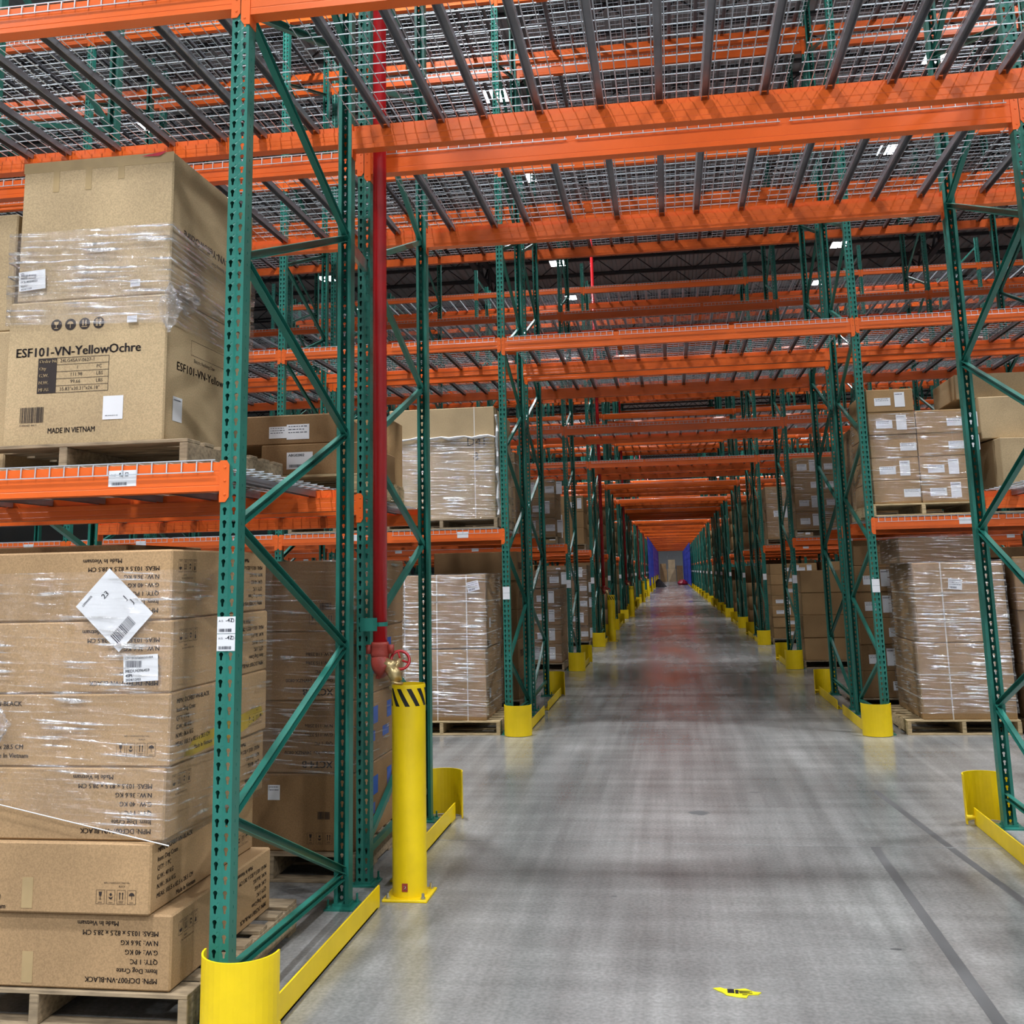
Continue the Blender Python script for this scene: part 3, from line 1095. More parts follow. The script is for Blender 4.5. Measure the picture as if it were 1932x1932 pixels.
def carton(x0, x1, y0, y1, z0, z1, label, mat='card', group=None, rz=0.0, bulge=0.0, cat='carton'):
    w, d, h = (x1 - x0) / 2, (y1 - y0) / 2, z1 - z0
    mb = MB().cbox(-w, w, -d, d, 0.001, h - 0.001, 0.007)
    o = mb.build('carton', mat, None, ((x0 + x1) / 2, (y0 + y1) / 2, z0))
    tag(o, label, cat, group)
    if rz:
        o.rotation_euler = (0, 0, rz)
    return o
def tape_front(o, x0, x1, y, z0, z1, name='tape_strip', mat='tape'):
    b = o.location
    MB().box(x0 - b[0], x1 - b[0], y - 0.0008 - b[1], y - b[1], z0 - b[2], z1 - b[2]).build(name, mat, o)
def strap_loops(o, x0, x1, y0, y1, z0, z1, xs=(), zs=(), w=0.012):
    b = o.location
    for x in xs:
        m_ = MB()
        for (ya, yb, za, zb) in ((y0 - 0.002, y0, z0, z1 + 0.002), (y0, y1, z1, z1 + 0.002)):
            m_.box(x - w / 2 - b[0], x + w / 2 - b[0], ya - b[1], yb - b[1], za - b[2], zb - b[2])
        m_.build('strap', 'strap', o)
    for z in zs:
        m_ = MB()
        m_.box(x0 - 0.002 - b[0], x1 + 0.002 - b[0], y0 - 0.002 - b[1], y0 - b[1], z - w / 2 - b[2], z + w / 2 - b[2])
        m_.box(x1 - b[0], x1 + 0.002 - b[0], y0 - b[1], y1 - b[1], z - w / 2 - b[2], z + w / 2 - b[2])
        m_.box(x0 - 0.002 - b[0], x0 - b[0], y0 - b[1], y1 - b[1], z - w / 2 - b[2], z + w / 2 - b[2])
        m_.build('strap', 'strap', o)
def wrap(x0, x1, y0, y1, z0, z1, label, mat='film', seed=1, slope=0.0, top=False, gap=0.008, nz=None):
    """stretch film wound round a stack: a creased skin on all four sides"""
    r = random.Random(seed)
    cx, cy = (x0 + x1) / 2, (y0 + y1) / 2
    nu, nz = 14, nz or max(5, int((z1 - z0) * 12))
    ring = []
    for (xa, ya, xb, yb, nx, ny) in ((x0, y0, x1, y0, 0, -1), (x1, y0, x1, y1, 1, 0), (x1, y1, x0, y1, 0, 1), (x0, y1, x0, y0, -1, 0)):
        for k in range(nu):
            t = k / nu
            edge = 0.5 if k == 0 else 1.0
            ring.append((xa + (xb - xa) * t, ya + (yb - ya) * t, nx, ny, k == 0))
    n = len(ring)
    mb = MB()
    P = []
    for j in range(nz + 1):
        v = j / nz
        for i, (x, y, nx, ny, c) in enumerate(ring):
            g = gap + r.uniform(-0.003, 0.005)
            sl = slope * (x - x0) / max(1e-6, x1 - x0) * (1 - v)
            gx = g * (nx if not c else (1 if x > cx else -1))
            gy = g * (ny if not c else (1 if y > cy else -1))
            P.append((x + gx - cx, y + gy - cy, (z1 - z0) * v + sl * -1))
    F = []
    for j in range(nz):
        for i in range(n):
            F.append((j * n + i, j * n + (i + 1) % n, (j + 1) * n + (i + 1) % n, (j + 1) * n + i))
    mb.add(P, F)
    o = mb.build('stretch_wrap', mat, None, (cx, cy, z0), smooth=True)
    tag(o, label, 'plastic wrap', 'stretch wrap round pallet loads')
    return o
def crumple(o, c, s_, seed, mat='film_thick', name='film_tail'):
    """bunched loose end of the film"""
    r = random.Random(seed)
    mb = MB()
    b = o.location
    nu, nv = 16, 12
    P = []
    for j in range(nv + 1):
        for i in range(nu):
            a = 2 * PI * i / nu
            v = j / nv
            rad = math.sin(PI * min(0.98, v + 0.02)) * (1 + r.uniform(-0.35, 0.35))
            P.append((c[0] - b[0] + s_[0] * rad * math.cos(a) + r.uniform(-.006, .006), c[1] - b[1] + s_[1] * rad * math.sin(a), c[2] - b[2] + s_[2] * (2 * v - 1) + r.uniform(-.01, .01)))
    F = [(j * nu + i, j * nu + (i + 1) % nu, (j + 1) * nu + (i + 1) % nu, (j + 1) * nu + i) for j in range(nv) for i in range(nu)]
    mb.add(P, F)
    return mb.build(name, mat, o)

# --- dog crate cartons on the floor, first bay left, front half
pallet(-1.33, -0.11, -0.014, 1.12, 0.0, 0.14, 'weathered wooden pallet on the floor under the dog crate cartons', seed=3)
DOG = ['MPN: DCF007-VN-BLACK', 'Item: Dog Crate', 'QTY: 1 PC', 'G.W.: 40 KG', 'N.W.: 36.6 KG', 'MEAS: 103.5 x 82.5 x 28.5 CM']
def icons(F, u, v, w, h, gap):
    for k in range(4):
        a = u + k * (w + gap)
        F.frame(a, v, a + w, v + h, 0.0012)
        m_ = a + w / 2
        t0, t1 = v + h * 0.34, v + h * 0.86
        F.rect(a + w * 0.25, v + h * 0.1, a + w * 0.75, v + h * 0.13)
        if k == 0:      # glass
            F.poly([(m_ - w * .2, t1), (m_ - w * .13, t0 + h * .22), (m_ + w * .13, t0 + h * .22), (m_ + w * .2, t1)])
            F.rect(m_ - w * .03, t0, m_ + w * .03, t0 + h * .22)
            F.rect(m_ - w * .15, t0 - h * .02, m_ + w * .15, t0 + h * .02)
        elif k == 1:    # hands
            F.poly([(m_ - w * .3, t0 + h * .2), (m_ - w * .1, t0), (m_ + w * .1, t0), (m_ + w * .3, t0 + h * .2), (m_, t0 + h * .12)])
            F.disc(m_, t0 + h * .34, w * .15, 10)
        elif k == 2:    # arrows
            for q in (-.17, .17):
                F.rect(m_ + w * (q - .05), t0, m_ + w * (q + .05), t1 - h * .12)
                F.poly([(m_ + w * (q - .13), t1 - h * .14), (m_ + w * (q + .13), t1 - h * .14), (m_ + w * q, t1)])
            F.rect(a + w * 0.2, v + h * .2, a + w * .8, v + h * .23)
        else:           # umbrella
            F.poly([(m_ + w * .34 * math.cos(PI * q / 8), t0 + h * .26 + w * .34 * math.sin(PI * q / 8)) for q in range(9)])
            F.rect(m_ - w * .025, t0, m_ + w * .025, t0 + h * .3)
def dog_print(o, x0, x1, y0, y1, z0, z1, flip):
    h = z1 - z0
    for kind, org, w in (('front', (x0, y0, z0), x1 - x0), ('right', (x1, y0, z0), y1 - y0)):
        F = Face(org, kind, w, h, flip)
        for k, t in enumerate(DOG):
            F.text(t, 0.05, h - 0.046 - 0.0325 * k, 0.0245 if k else 0.026, bold=0.0012)
        F.text('Made In Vietnam', 0.21, h - 0.046 - 0.0325 * 6, 0.0245, bold=0.0012)
        icons(F, w - 0.215, 0.04, 0.034, 0.05, 0.008)
        F.text('40PL115500324-DCF007-VN-', w - 0.185, 0.112, 0.0085)
        F.text('BLACK', w - 0.125, 0.1, 0.0085)
        F.build('printed_text', 'ink', o)
dz = [0.143, 0.411, 0.668, 0.937, 1.212, 1.488, 1.762]
dxr = [-0.183, -0.262, -0.225, -0.214, -0.215, -0.226]
dyf = [-0.006, -0.03, -0.012, -0.012, -0.012, -0.012]
dlab = ['bottom dog crate carton, upside down, resting on the weathered pallet', 'second dog crate carton from the pallet, upright, jutting forward',
        'third dog crate carton from the pallet, upside down, half under stretch film', 'fourth dog crate carton from the pallet, upright, yellow patch on its side',
        'fifth dog crate carton from the pallet, upside down, with white LPN label', 'top dog crate carton, upside down, with big white slanted packing sheet']
dogs = []
for i in range(6):
    x1, y0 = dxr[i], dyf[i]
    o = carton(x1 - 0.96, x1, y0, y0 + 0.97, dz[i], dz[i + 1], dlab[i], 'card_warm', 'dog crate cartons stacked on the floor pallet')
    dog_print(o, x1 - 0.96, x1, y0, y0 + 0.97, dz[i], dz[i + 1], i in (0, 2, 4, 5))
    dogs.append(o)
plain('yellow_patch', (0.5, 0.34, 0.03), 0.35, 0, 0.25, 7)
yp = Face((dxr[3], dyf[3], dz[3]), 'right', 0.97, 0.27, off=0.0008)
yp.poly([(0.12, 0.02), (0.2, 0.012), (0.42, 0.02), (0.7, 0.03), (0.93, 0.075), (0.9, 0.12), (0.6, 0.1), (0.35, 0.085), (0.2, 0.07)])
yp.build('yellow_patch', 'yellow_patch', dogs[3])
sticker(dogs[5], (0, dyf[5], 0), 'front', -0.555, 1.40, -0.355, 1.66, math.radians(47), 5, words=[('23', 0.1, 0.19, 0.03), ('LEMANOS', 0.02, 0.235, 0.012), ('J', 0.16, 0.12, 0.03), ('J', 0.17, 0.09, 0.03)], name='packing_sheet', off=0.014)
sticker(dogs[4], (0, dyf[4], 0), 'front', -0.405, 1.257, -0.262, 1.357, math.radians(3), 6, bar=False, words=[('LPN: IB1070086703-024', 0.008, 0.086, 0.0115), ('MEDU4396459', 0.008, 0.036, 0.016), ('4SPL', 0.008, 0.019, 0.016), ('2024/12/03', 0.008, 0.004, 0.014)], name='lpn_label', off=0.016)
b5 = Face((0, dyf[4], 0), 'front', 0, 0, off=0.0172)
b5.bars(-0.397, 1.31, -0.33, 1.335, 4)
b5.build('label_barcode', 'ink_blue_grey', dogs[4])
sw = wrap(-1.18, -0.205, -0.02, 0.965, 0.86, 1.68, 'clear film round the upper dog crate cartons', seed=4, slope=0.2)
MB().tube([(-1.19 + 0.9975 * k / 12 - sw.location[0], -0.031 - sw.location[1], 0.86 - 0.2 * (k / 12) - sw.location[2]) for k in range(13)], 0.0022, 6).build('film_edge', 'film_edge', sw)
crumple(sw, (-0.90, -0.05, 1.10), (0.035, 0.02, 0.06), 8)
for i_, z_ in ((0, 0.16), (1, 0.43)):
    tape_front(dogs[i_], -0.78, -0.735, dyf[i_] - 0.0003, z_, z_ + 0.11)
# --- taped together cartons marked XCT4-B behind them
pallet(-1.02, -0.05, 1.86, 2.98, 0.0, 0.15, 'dark wooden floor pallet under the XCT4-B cartons', 'wood_old', True, seed=5)
zx = [0.15, 0.562, 0.953, 1.333, 1.735]
for i in range(4):
    o = carton(-1.0, -0.065 + (0.004 if i == 3 else 0), 1.9, 2.95, zx[i], zx[i + 1], ['bottom XCT4-B carton with white square label', 'second XCT4-B carton from the floor, upside-down print', 'third XCT4-B carton from the floor, upside-down print', 'top XCT4-B carton, barcode and handling marks'][i], 'card_dark', 'XCT4-B cartons between the rack frames')
    h = zx[i + 1] - zx[i]
    F = Face((-1.0, 1.9, zx[i]), 'front', 0.935, h, i in (1, 2))
    if i in (1, 2):
        F.text('XCT4-B', 0.13, h - 0.065, 0.052, bold=0.003)
        for k, t in enumerate(['Order No: 24VNZX-0820', 'Qty: 1 PC', 'G.W.:115.32lbs', 'N.W.:110.25lbs']):
            F.text(t, 0.13, h - 0.12 - 0.048 * k, 0.026, bold=0.0008)
    else:
        F.bars(0.72, 0.12 + 0.05 * (i == 0), 0.79, 0.16 + 0.05 * (i == 0), i)
        icons(F, 0.66, 0.04, 0.04, 0.06, 0.012)
    F.build('printed_text', 'ink', o)
    if i == 0:
        sticker(o, (0, 1.9, 0), 'front', -0.57, 0.42, -0.5, 0.5, 0, 3, lines=2, bar=False)
    if i < 3:
        G = Face((-0.065, 1.9, zx[i]), 'right', 1.05, h)
        for u in (0.25, 0.55):
            G.rect(u, h * 0.3, u + 0.14, h * 0.45); G.rect(u + 0.1, h * 0.55, u + 0.2, h * 0.8)
        G.build('blue_tape_patch', 'blue_tape', o)
wrap(-1.0, -0.062, 1.9, 2.95, 0.55, 1.74, 'clear film round the XCT4-B cartons', 'film', 6)
# --- tall cartons on the shelf, first bay left, front half
EX0, EX1, EY = -1.19, -0.434, 0.28
pallet(-1.42, -0.28, 0.20, 1.30, ZS + 0.014, 0.118, 'wooden pallet on the shelf under the YellowOchre cartons', seed=9)
e1 = carton(EX0 - 0.006, EX1, EY, EY + 0.91, 2.236, 2.896, 'lower YellowOchre carton with printed table, on the shelf pallet', 'card_pale', 'YellowOchre cartons on the shelf')
e2 = carton(EX0 + 0.02, EX1 + 0.004, EY + 0.006, EY + 0.914, 2.896, 3.565, 'upper YellowOchre carton, upside down, blank front with tape along its top', 'card_pale', 'YellowOchre cartons on the shelf')
F = Face((EX0, EY, 2.236), 'front', EX1 - EX0, 0.66)
F.text('ESF101-VN-YellowOchre', 0.035, 0.405, 0.058, width=0.6, ang=0.0, bold=0.004)
F.text('MADE IN VIETNAM', 0.21, 0.055, 0.034, width=0.225, bold=0.0015)
F.frame(0.15, 0.235, 0.49, 0.395, 0.0022)
for k in range(1, 5):
    F.rect(0.15, 0.235 + 0.032 * k - 0.001, 0.49, 0.235 + 0.032 * k + 0.001)
F.rect(0.15, 0.236, 0.24, 0.394, 0.0004)
for k, (a, b, c) in enumerate((('24LG4SAV-0627-1', '', 0.255), ('1', 'PC', 0.335), ('111.98', 'LBS', 0.305), ('99.66', 'LBS', 0.308), ('35.83"x30.31"x26.18"', '', 0.258))):
    F.text(a, c, 0.373 - 0.032 * k, 0.022)
    if b:
        F.text(b, 0.43, 0.373 - 0.032 * k, 0.022)
F.bars(0.075, 0.105, 0.19, 0.175, 11)
F.text('8 4000407 460 3', 0.075, 0.09, 0.012)
for k in range(4):
    F.disc(0.228 + 0.068 * k, 0.545, 0.0265, 22)
F.build('printed_text', 'ink', e1)
G = Face((EX0, EY, 2.236), 'front', EX1 - EX0, 0.66, off=0.0026)
for k, t in enumerate(['Order No', 'Qty', 'G.W.', 'N.W.', 'MEAS']):
    G.text(t, 0.156, 0.373 - 0.032 * k, 0.021, bold=0.0012)
u = 0.228
G.poly([(u - .012, .56), (u - .009, .548), (u, .543), (u + .009, .548), (u + .012, .56)]); G.rect(u - .0015, .53, u + .0015, .545); G.rect(u - .009, .528, u + .009, .531)
u += .068
G.poly([(u + .015 * math.cos(PI * q / 8), .546 + .013 * math.sin(PI * q / 8)) for q in range(9)]); G.rect(u - .0015, .528, u + .0015, .548)
u += .068
for q in (-.007, .007):
    G.rect(u + q - .003, .536, u + q + .003, .562)
G.rect(u - .014, .529, u + .014, .532)
u += .068
for q in (-.008, .008):
    G.poly([(u + q - .006, .545), (u + q + .006, .545), (u + q + .007, .56), (u + q, .566), (u + q - .007, .56)]); G.rect(u + q - .005, .53, u + q + .005, .541)
mk = G.build('mark_print', 'card_pale', e1)
mk['kind'] = 'stuff'
R_ = Face((EX1, EY, 2.236), 'right', 0.91, 0.66)
R_.text('ESF101-VN-YellowOchre', 0.1, 0.335, 0.055, width=0.66, bold=0.002)
R_.text('Electric Reclining Chair', 0.27, 0.4, 0.024)
R_.frame(0.24, 0.43, 0.7, 0.5, 0.0015)
R_.build('side_text', 'ink', e1)
R2 = Face((EX1 + .004, EY + .006, 2.896), 'right', 0.908, 0.669, True)
R2.text('ESF101-VN-YellowOchre', 0.13, 0.335, 0.055, width=0.66, bold=0.002)
R2.text('Electric Reclining Chair', 0.27, 0.4, 0.024)
R2.build('side_text', 'ink', e2)
sticker(e1, (EX0, EY, 2.236), 'front', 0.47, 0.105, 0.565, 0.21, 0, 2, lines=0, bar=False, words=[('40PL115500-ESF101-VN', 0.012, 0.015, 0.006)])
sticker(e1, (EX0, EY, 2.236), 'front', 0.573, 0.535, 0.62, 0.565, 0, 4, lines=3, bar=False, off=0.012)
sticker(e1, (EX1, EY, 2.236), 'right', 0.075, 0.1, 0.165, 0.21, 0, 3, lines=1, bar=False)
sticker(e2, (EX0, EY + .006, 2.896), 'front', 0.578, 0.04, 0.625, 0.072, 0, 7, lines=3, bar=False, off=0.012)
sticker(e2, (EX0, EY + .006, 2.896), 'front', 0.035, 0.055, 0.165, 0.145, math.radians(4), 8, bar=False, words=[('LPN:', 0.008, 0.078, 0.01), ('FCIU8504021', 0.008, 0.036, 0.015), ('4SAV', 0.008, 0.018, 0.015), ('2024/11/29', 0.008, 0.004, 0.012)], name='lpn_label', off=0.013)
fb = Face((EX0, EY + .006, 2.896), 'front', 0, 0, off=0.0142)
fb.bars(0.045, 0.108, 0.12, 0.128, 5)
fb.build('label_barcode', 'ink_blue_grey', e2)
tape_front(e2, EX0 + 0.02, EX1 + 0.004, EY + 0.006, 3.515, 3.565)
for u, l in ((0.17, 0.1), (0.33, 0.1), (0.49, 0.06)):
    tape_front(e2, EX0 + u, EX0 + u + 0.03, EY + 0.0055, 3.515 - l, 3.515, 'tape_end')
MB().add([(-0.09, -0.4605, 0.655), (0.0, -0.4605, 0.668), (0.04, -0.4605, 0.672), (0.0, -0.4605, 0.65)], [(0, 1, 2, 3)]).build('red_tape_scrap', 'red_tape', e2, (0.3, 0, 0))
ew = wrap(EX0 - .008, EX1 + .006, EY - .004, EY + .92, 2.79, 3.22, 'clear film round the YellowOchre cartons where they meet', 'film_thick', 12, slope=0.03)
crumple(ew, (EX1 + 0.02, EY - 0.02, 2.83), (0.045, 0.03, 0.11), 5)
crumple(ew, (EX1 + 0.03, EY + 0.12, 2.9), (0.03, 0.09, 0.07), 15)
# neighbours at the photograph's left edge
o = carton(-1.98, -1.235, 0.36, 1.27, 2.13, 2.79, 'carton cut by the picture edge, lower, on the shelf', 'card_pale', 'cartons at the picture edge')
o = carton(-1.98, -1.245, 0.37, 1.27, 2.79, 3.36, 'carton cut by the picture edge, upper, on the shelf', 'card_pale', 'cartons at the picture edge')
pallet(-2.42, -1.2, 1.9, 3.0, 0.0, 0.14, 'floor pallet behind the dog crates under a dark stack', 'wood_old', False)
for i, (a, b) in enumerate(((0.14, 0.7), (0.7, 1.26), (1.26, 1.86))):
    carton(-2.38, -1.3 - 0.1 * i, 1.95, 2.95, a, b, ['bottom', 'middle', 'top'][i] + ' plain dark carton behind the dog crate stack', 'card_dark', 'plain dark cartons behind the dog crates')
# --- cartons on the shelf, rear half, seen between the first frames
pallet(-1.1, -0.05, 1.87, 2.95, ZS + 0.014, 0.115, 'pale pallet on the shelf, rear half, between the frames', 'wood_new', False)
o = carton(-0.66, -0.06, 1.93, 2.75, 2.23, 2.42, 'flat carton with ABG label, lower, on the rear shelf', 'card_dark', 'flat cartons on the rear shelf')
sticker(o, (0, 1.93, 0), 'front', -0.5, 2.27, -0.34, 2.37, 0, 3, bar=True, words=[('ABG02002', 0.01, 0.075, 0.022)])
o = carton(-0.9, -0.2, 1.95, 2.7, 2.42, 2.6, 'flat carton with two white labels, upper, on the rear shelf', 'card_dark', 'flat cartons on the rear shelf')
sticker(o, (0, 1.95, 0), 'front', -0.62, 2.46, -0.51, 2.53, 0, 3, bar=False)
sticker(o, (0, 1.95, 0), 'front', -0.51, 2.45, -0.37, 2.54, 0, 4, bar=False)
carton(-0.4, -0.1, 2.75, 3.1, 2.23, 2.68, 'small upright carton behind the flat ones on the rear shelf', 'card', 'flat cartons on the rear shelf')
carton(-1.7, -0.95, 2.0, 2.8, 2.12, 2.6, 'plain brown carton left of the flat ones on the rear shelf', 'card', 'flat cartons on the rear shelf')

# --- second row, left of the tunnel
Y2 = 7.0
pallet(-1.32, -0.09, Y2 - 0.03, Y2 + 1.1, 0.0, 0.14, 'pale pallet under strapped wrapped cartons, second row left floor', 'wood_new', True, seed=21)
for i, (a, b) in enumerate(((0.14, 0.86), (0.87, 1.63))):
    o = carton(-1.28, -0.235 + 0.01 * i, Y2 + 0.01, Y2 + 1.0, a, b, ['lower strapped carton in film, second row left floor', 'upper strapped carton in film with slanted label, second row left floor'][i], 'card', 'strapped wrapped cartons')
    strap_loops(o, -1.28, -0.235 + .01 * i, Y2 + 0.01, Y2 + 1.0, a, b, (-1.1, -0.75, -0.43), (a + 0.15, b - 0.28))
    if i:
        sticker(o, (0, Y2 + .01, 0), 'front', -0.42, 1.46, -0.29, 1.56, math.radians(12), 9, off=0.014)
    sticker(o, (-0.235 + .01 * i, Y2, 0), 'right', 0.2, a + 0.2, 0.3, a + 0.3, 0, 9, lines=2, bar=False)
wrap(-1.28, -0.222, Y2 + 0.005, Y2 + 1.0, 0.18, 1.64, 'glossy film round strapped cartons, second row left floor', 'film_thick', 22)
pallet(-1.3, -0.08, Y2, Y2 + 1.25, ZS + 0.014, 0.11, 'pallet under the tall carton, second row left shelf', 'wood_old', False)
o = carton(-1.27, -0.1, Y2 + 0.04, Y2 + 1.2, 2.225, 3.43, 'tall pale carton with D41 marked by hand, second row left shelf', 'card_pale')
F = Face((-1.27, Y2 + .04, 2.225), 'front', 1.17, 1.2)
F.text('D41', 0.86, 0.78, 0.13)
F.text('8', 0.93, 0.62, 0.13)
F.build('hand_writing', 'ink', o)
strap_loops(o, -1.27, -0.1, Y2 + 0.04, Y2 + 1.2, 2.225, 3.43, (-0.95, -0.32), ())
wrap(-1.275, -0.09, Y2 + 0.035, Y2 + 1.2, 2.2, 3.1, 'film round the lower part of the tall D41 carton', 'film_thick', 24)
tw = bpy.data.objects[-1] if False else [q for q in COL.objects if q.get('label') == 'film round the lower part of the tall D41 carton'][0]
MB().tube([(-1.285 + 1.2 * k / 14 - tw.location[0], Y2 + 0.022 - tw.location[1], 3.1 + 0.012 * math.sin(k * 2.1) - tw.location[2]) for k in range(15)], [0.014 + 0.006 * math.sin(k * 1.7) for k in range(15)], 6).build('film_edge', 'film_edge', tw)
MB().tube([(-0.075 - tw.location[0] + 0.006 * math.sin(k * 2.0), Y2 + 0.03 + 0.06 * math.sin(k * 1.3) ** 2 - tw.location[1], 2.25 + 0.09 * k - tw.location[2]) for k in range(13)], [0.012 + 0.008 * math.sin(k * 2.3) ** 2 for k in range(13)], 6).build('film_edge', 'film_edge', tw)
# --- plain stacks standing in the rows: (row, x0, x1, half, level, columns, heights, material, film, labels)
CNT = 0
def stack(ri, x0, x1, half, lev, cols, rows, h, mat, where, film_=None, lab=False, pal='wood_old', dy=0.03, depth=1.05, top=0, seed=0, side=None):
    """a palletised stack of like cartons in one bay"""
    r = random.Random(seed + ri * 31 + int(x0 * 10) + lev * 7)
    y0 = ROWS[ri][0] + (F2 if half else 0.0) + dy
    z0 = (ZS + 0.014) if lev else 0.0
    grp = 'cartons %s' % where
    pallet(x0 - 0.03, x1 + 0.03, y0 - 0.02, y0 + depth + 0.03, z0, 0.125, 'pallet under cartons %s' % where, pal, False)
    z = z0 + 0.125
    w = (x1 - x0) / cols
    for j in range(rows + (1 if top else 0)):
        for i in range(cols if j < rows else top):
            e = r.uniform(-0.012, 0.012)
            o = carton(x0 + i * w + 0.004 + e * .2, x0 + (i + 1) * w - 0.004 + e * .2, y0 + e + 0.01, y0 + depth, z + j * h, z + (j + 1) * h,
                       'brown carton, tier %s, column %s, %s' % (['one', 'two', 'three', 'four', 'five', 'six', 'seven', 'eight'][j], ['one', 'two', 'three'][i], where), mat, grp)
            if side and i == cols - 1:
                G = Face((x0 + (i + 1) * w - 0.004 + e * .2, y0, z + j * h), 'right', depth, h)
                G.text(side, 0.15, h * 0.4, 0.12, bold=0.006)
                G.build('printed_text', 'ink', o)
            if lab:
                a = x0 + i * w
                q = r.choice((0.08, 0.3)) * w / 0.47
                sticker(o, (a, y0 + e + .01, z + j * h), 'front', q, h * 0.28, q + 0.16, h * 0.62, 0, r.randint(0, 99), lines=2, bar=False)
                sticker(o, (a, y0 + e + .01, z + j * h), 'front', q + 0.2, h * 0.2, q + 0.3, h * 0.85, 0, r.randint(0, 99), lines=1, bar=False)
    if film_:
        wrap(x0, x1, y0, y0 + depth, z + 0.1 * h, z + rows * h - 0.02, 'film round cartons %s' % where, film_, seed + 3)
# second row, right
pallet(3.92, 4.97, Y2 - 0.02, Y2 + 1.15, 0.0, 0.14, 'clean pale pallet under big wrapped cartons, second row right floor', 'wood_new', True, seed=31)
for i, (a, b) in enumerate(((0.14, 0.865), (0.87, 1.645))):
    o = carton(4.08 + 0.02 * i, 4.95, Y2 + 0.01, Y2 + 1.1, a, b, ['lower big strapped carton in film, second row right floor', 'upper big strapped carton in film with label, second row right floor'][i], 'card', 'big wrapped cartons second row right')
    strap_loops(o, 4.08 + .02 * i, 4.95, Y2 + .01, Y2 + 1.1, a, b, (4.36, 4.78), (a + 0.2, b - 0.3))
    if i:
        sticker(o, (0, Y2 + .01, 0), 'front', 4.42, 1.38, 4.55, 1.48, -0.1, 4, off=0.014)
o = carton(4.0, 4.8, Y2 + 0.1, Y2 + 1.05, 1.645, 1.9, 'flat carton topping the big wrapped cartons, second row right floor', 'card_dark', 'big wrapped cartons second row right')
wrap(4.07, 4.955, Y2 + 0.005, Y2 + 1.1, 0.2, 1.66, 'shiny film round the big cartons, second row right floor', 'film_thick', 32)
wrap(3.99, 4.81, Y2 + 0.09, Y2 + 1.06, 1.64, 1.92, 'shiny film round the flat top carton, second row right floor', 'film_thick', 33)
stack(1, 3.79, 4.73, 0, 1, 2, 4, 0.235, 'card', 'with white labels on second row right shelf', 'film', True, 'wood_new', top=1, seed=2)
stack(1, 5.05, 6.1, 0, 0, 1, 3, 0.52, 'card_dark', 'beside the big wrapped ones, second row right floor', 'film', seed=3)
pallet(4.85, 6.1, Y2 - 0.02, Y2 + 1.1, ZS + 0.014, 0.12, 'pallet under leaning big cartons, second row right shelf', 'wood_old', False)
o = carton(4.98, 6.1, Y2 + 0.0, Y2 + 0.8, 2.36, 2.86, 'askew carton with handling marks, second row right shelf', 'card_pale', 'big cartons second row right shelf')
F = Face((4.98, Y2, 2.36), 'front', 1.12, 0.5)
icons(F, 0.22, 0.17, 0.08, 0.13, 0.02)
F.build('printed_marks', 'ink', o)
o.rotation_euler = (0, 0, 0.1)
o = carton(4.9, 6.05, Y2 + 0.1, Y2 + 1.1, 2.87, 3.3, 'wide carton above the askew one, second row right shelf', 'card_pale', 'big cartons second row right shelf')
o = carton(4.72, 5.9, Y2 + 0.2, Y2 + 1.1, 3.3, 3.56, 'topmost long carton, second row right shelf', 'card_pale', 'big cartons second row right shelf')
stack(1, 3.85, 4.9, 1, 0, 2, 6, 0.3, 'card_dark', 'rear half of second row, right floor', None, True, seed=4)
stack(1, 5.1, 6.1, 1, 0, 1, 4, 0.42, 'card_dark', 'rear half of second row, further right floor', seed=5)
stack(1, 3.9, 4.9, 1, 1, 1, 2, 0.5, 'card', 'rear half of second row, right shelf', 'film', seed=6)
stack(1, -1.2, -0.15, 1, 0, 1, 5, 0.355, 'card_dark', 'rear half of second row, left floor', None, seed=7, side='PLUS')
stack(1, -1.2, -0.15, 1, 1, 1, 2, 0.45, 'card', 'rear half of second row, left shelf', 'film', seed=8)
stack(1, -2.38, -1.38, 0, 0, 1, 3, 0.5, 'card', 'second row, further left floor', 'film', seed=9)
stack(1, -2.38, -1.38, 0, 1, 1, 2, 0.42, 'card', 'second row, further left shelf', None, seed=10)
# third row
stack(2, 3.82, 4.75, 0, 0, 1, 4, 0.36, 'card', 'third row right floor', None, seed=11)
stack(2, 4.95, 5.95, 0, 0, 1, 4, 0.4, 'card', 'third row, further right floor', 'film', seed=12)
stack(2, 3.82, 4.7, 0, 1, 2, 4, 0.3, 'card', 'third row right shelf', 'film', True, seed=13)
stack(2, 4.95, 5.95, 0, 1, 1, 3, 0.36, 'card', 'third row, further right shelf', None, seed=14)
stack(2, -1.15, -0.15, 0, 0, 2, 5, 0.31, 'card_dark', 'third row left floor', 'film', True, seed=15)
stack(2, -2.35, -1.35, 0, 0, 1, 4, 0.4, 'card_dark', 'third row, further left floor', None, seed=16)
stack(2, -1.15, -0.2, 0, 1, 2, 3, 0.33, 'card', 'third row left shelf', 'film', True, seed=17)
stack(2, -2.35, -1.35, 0, 1, 1, 2, 0.5, 'card', 'third row, further left shelf', None, seed=18)
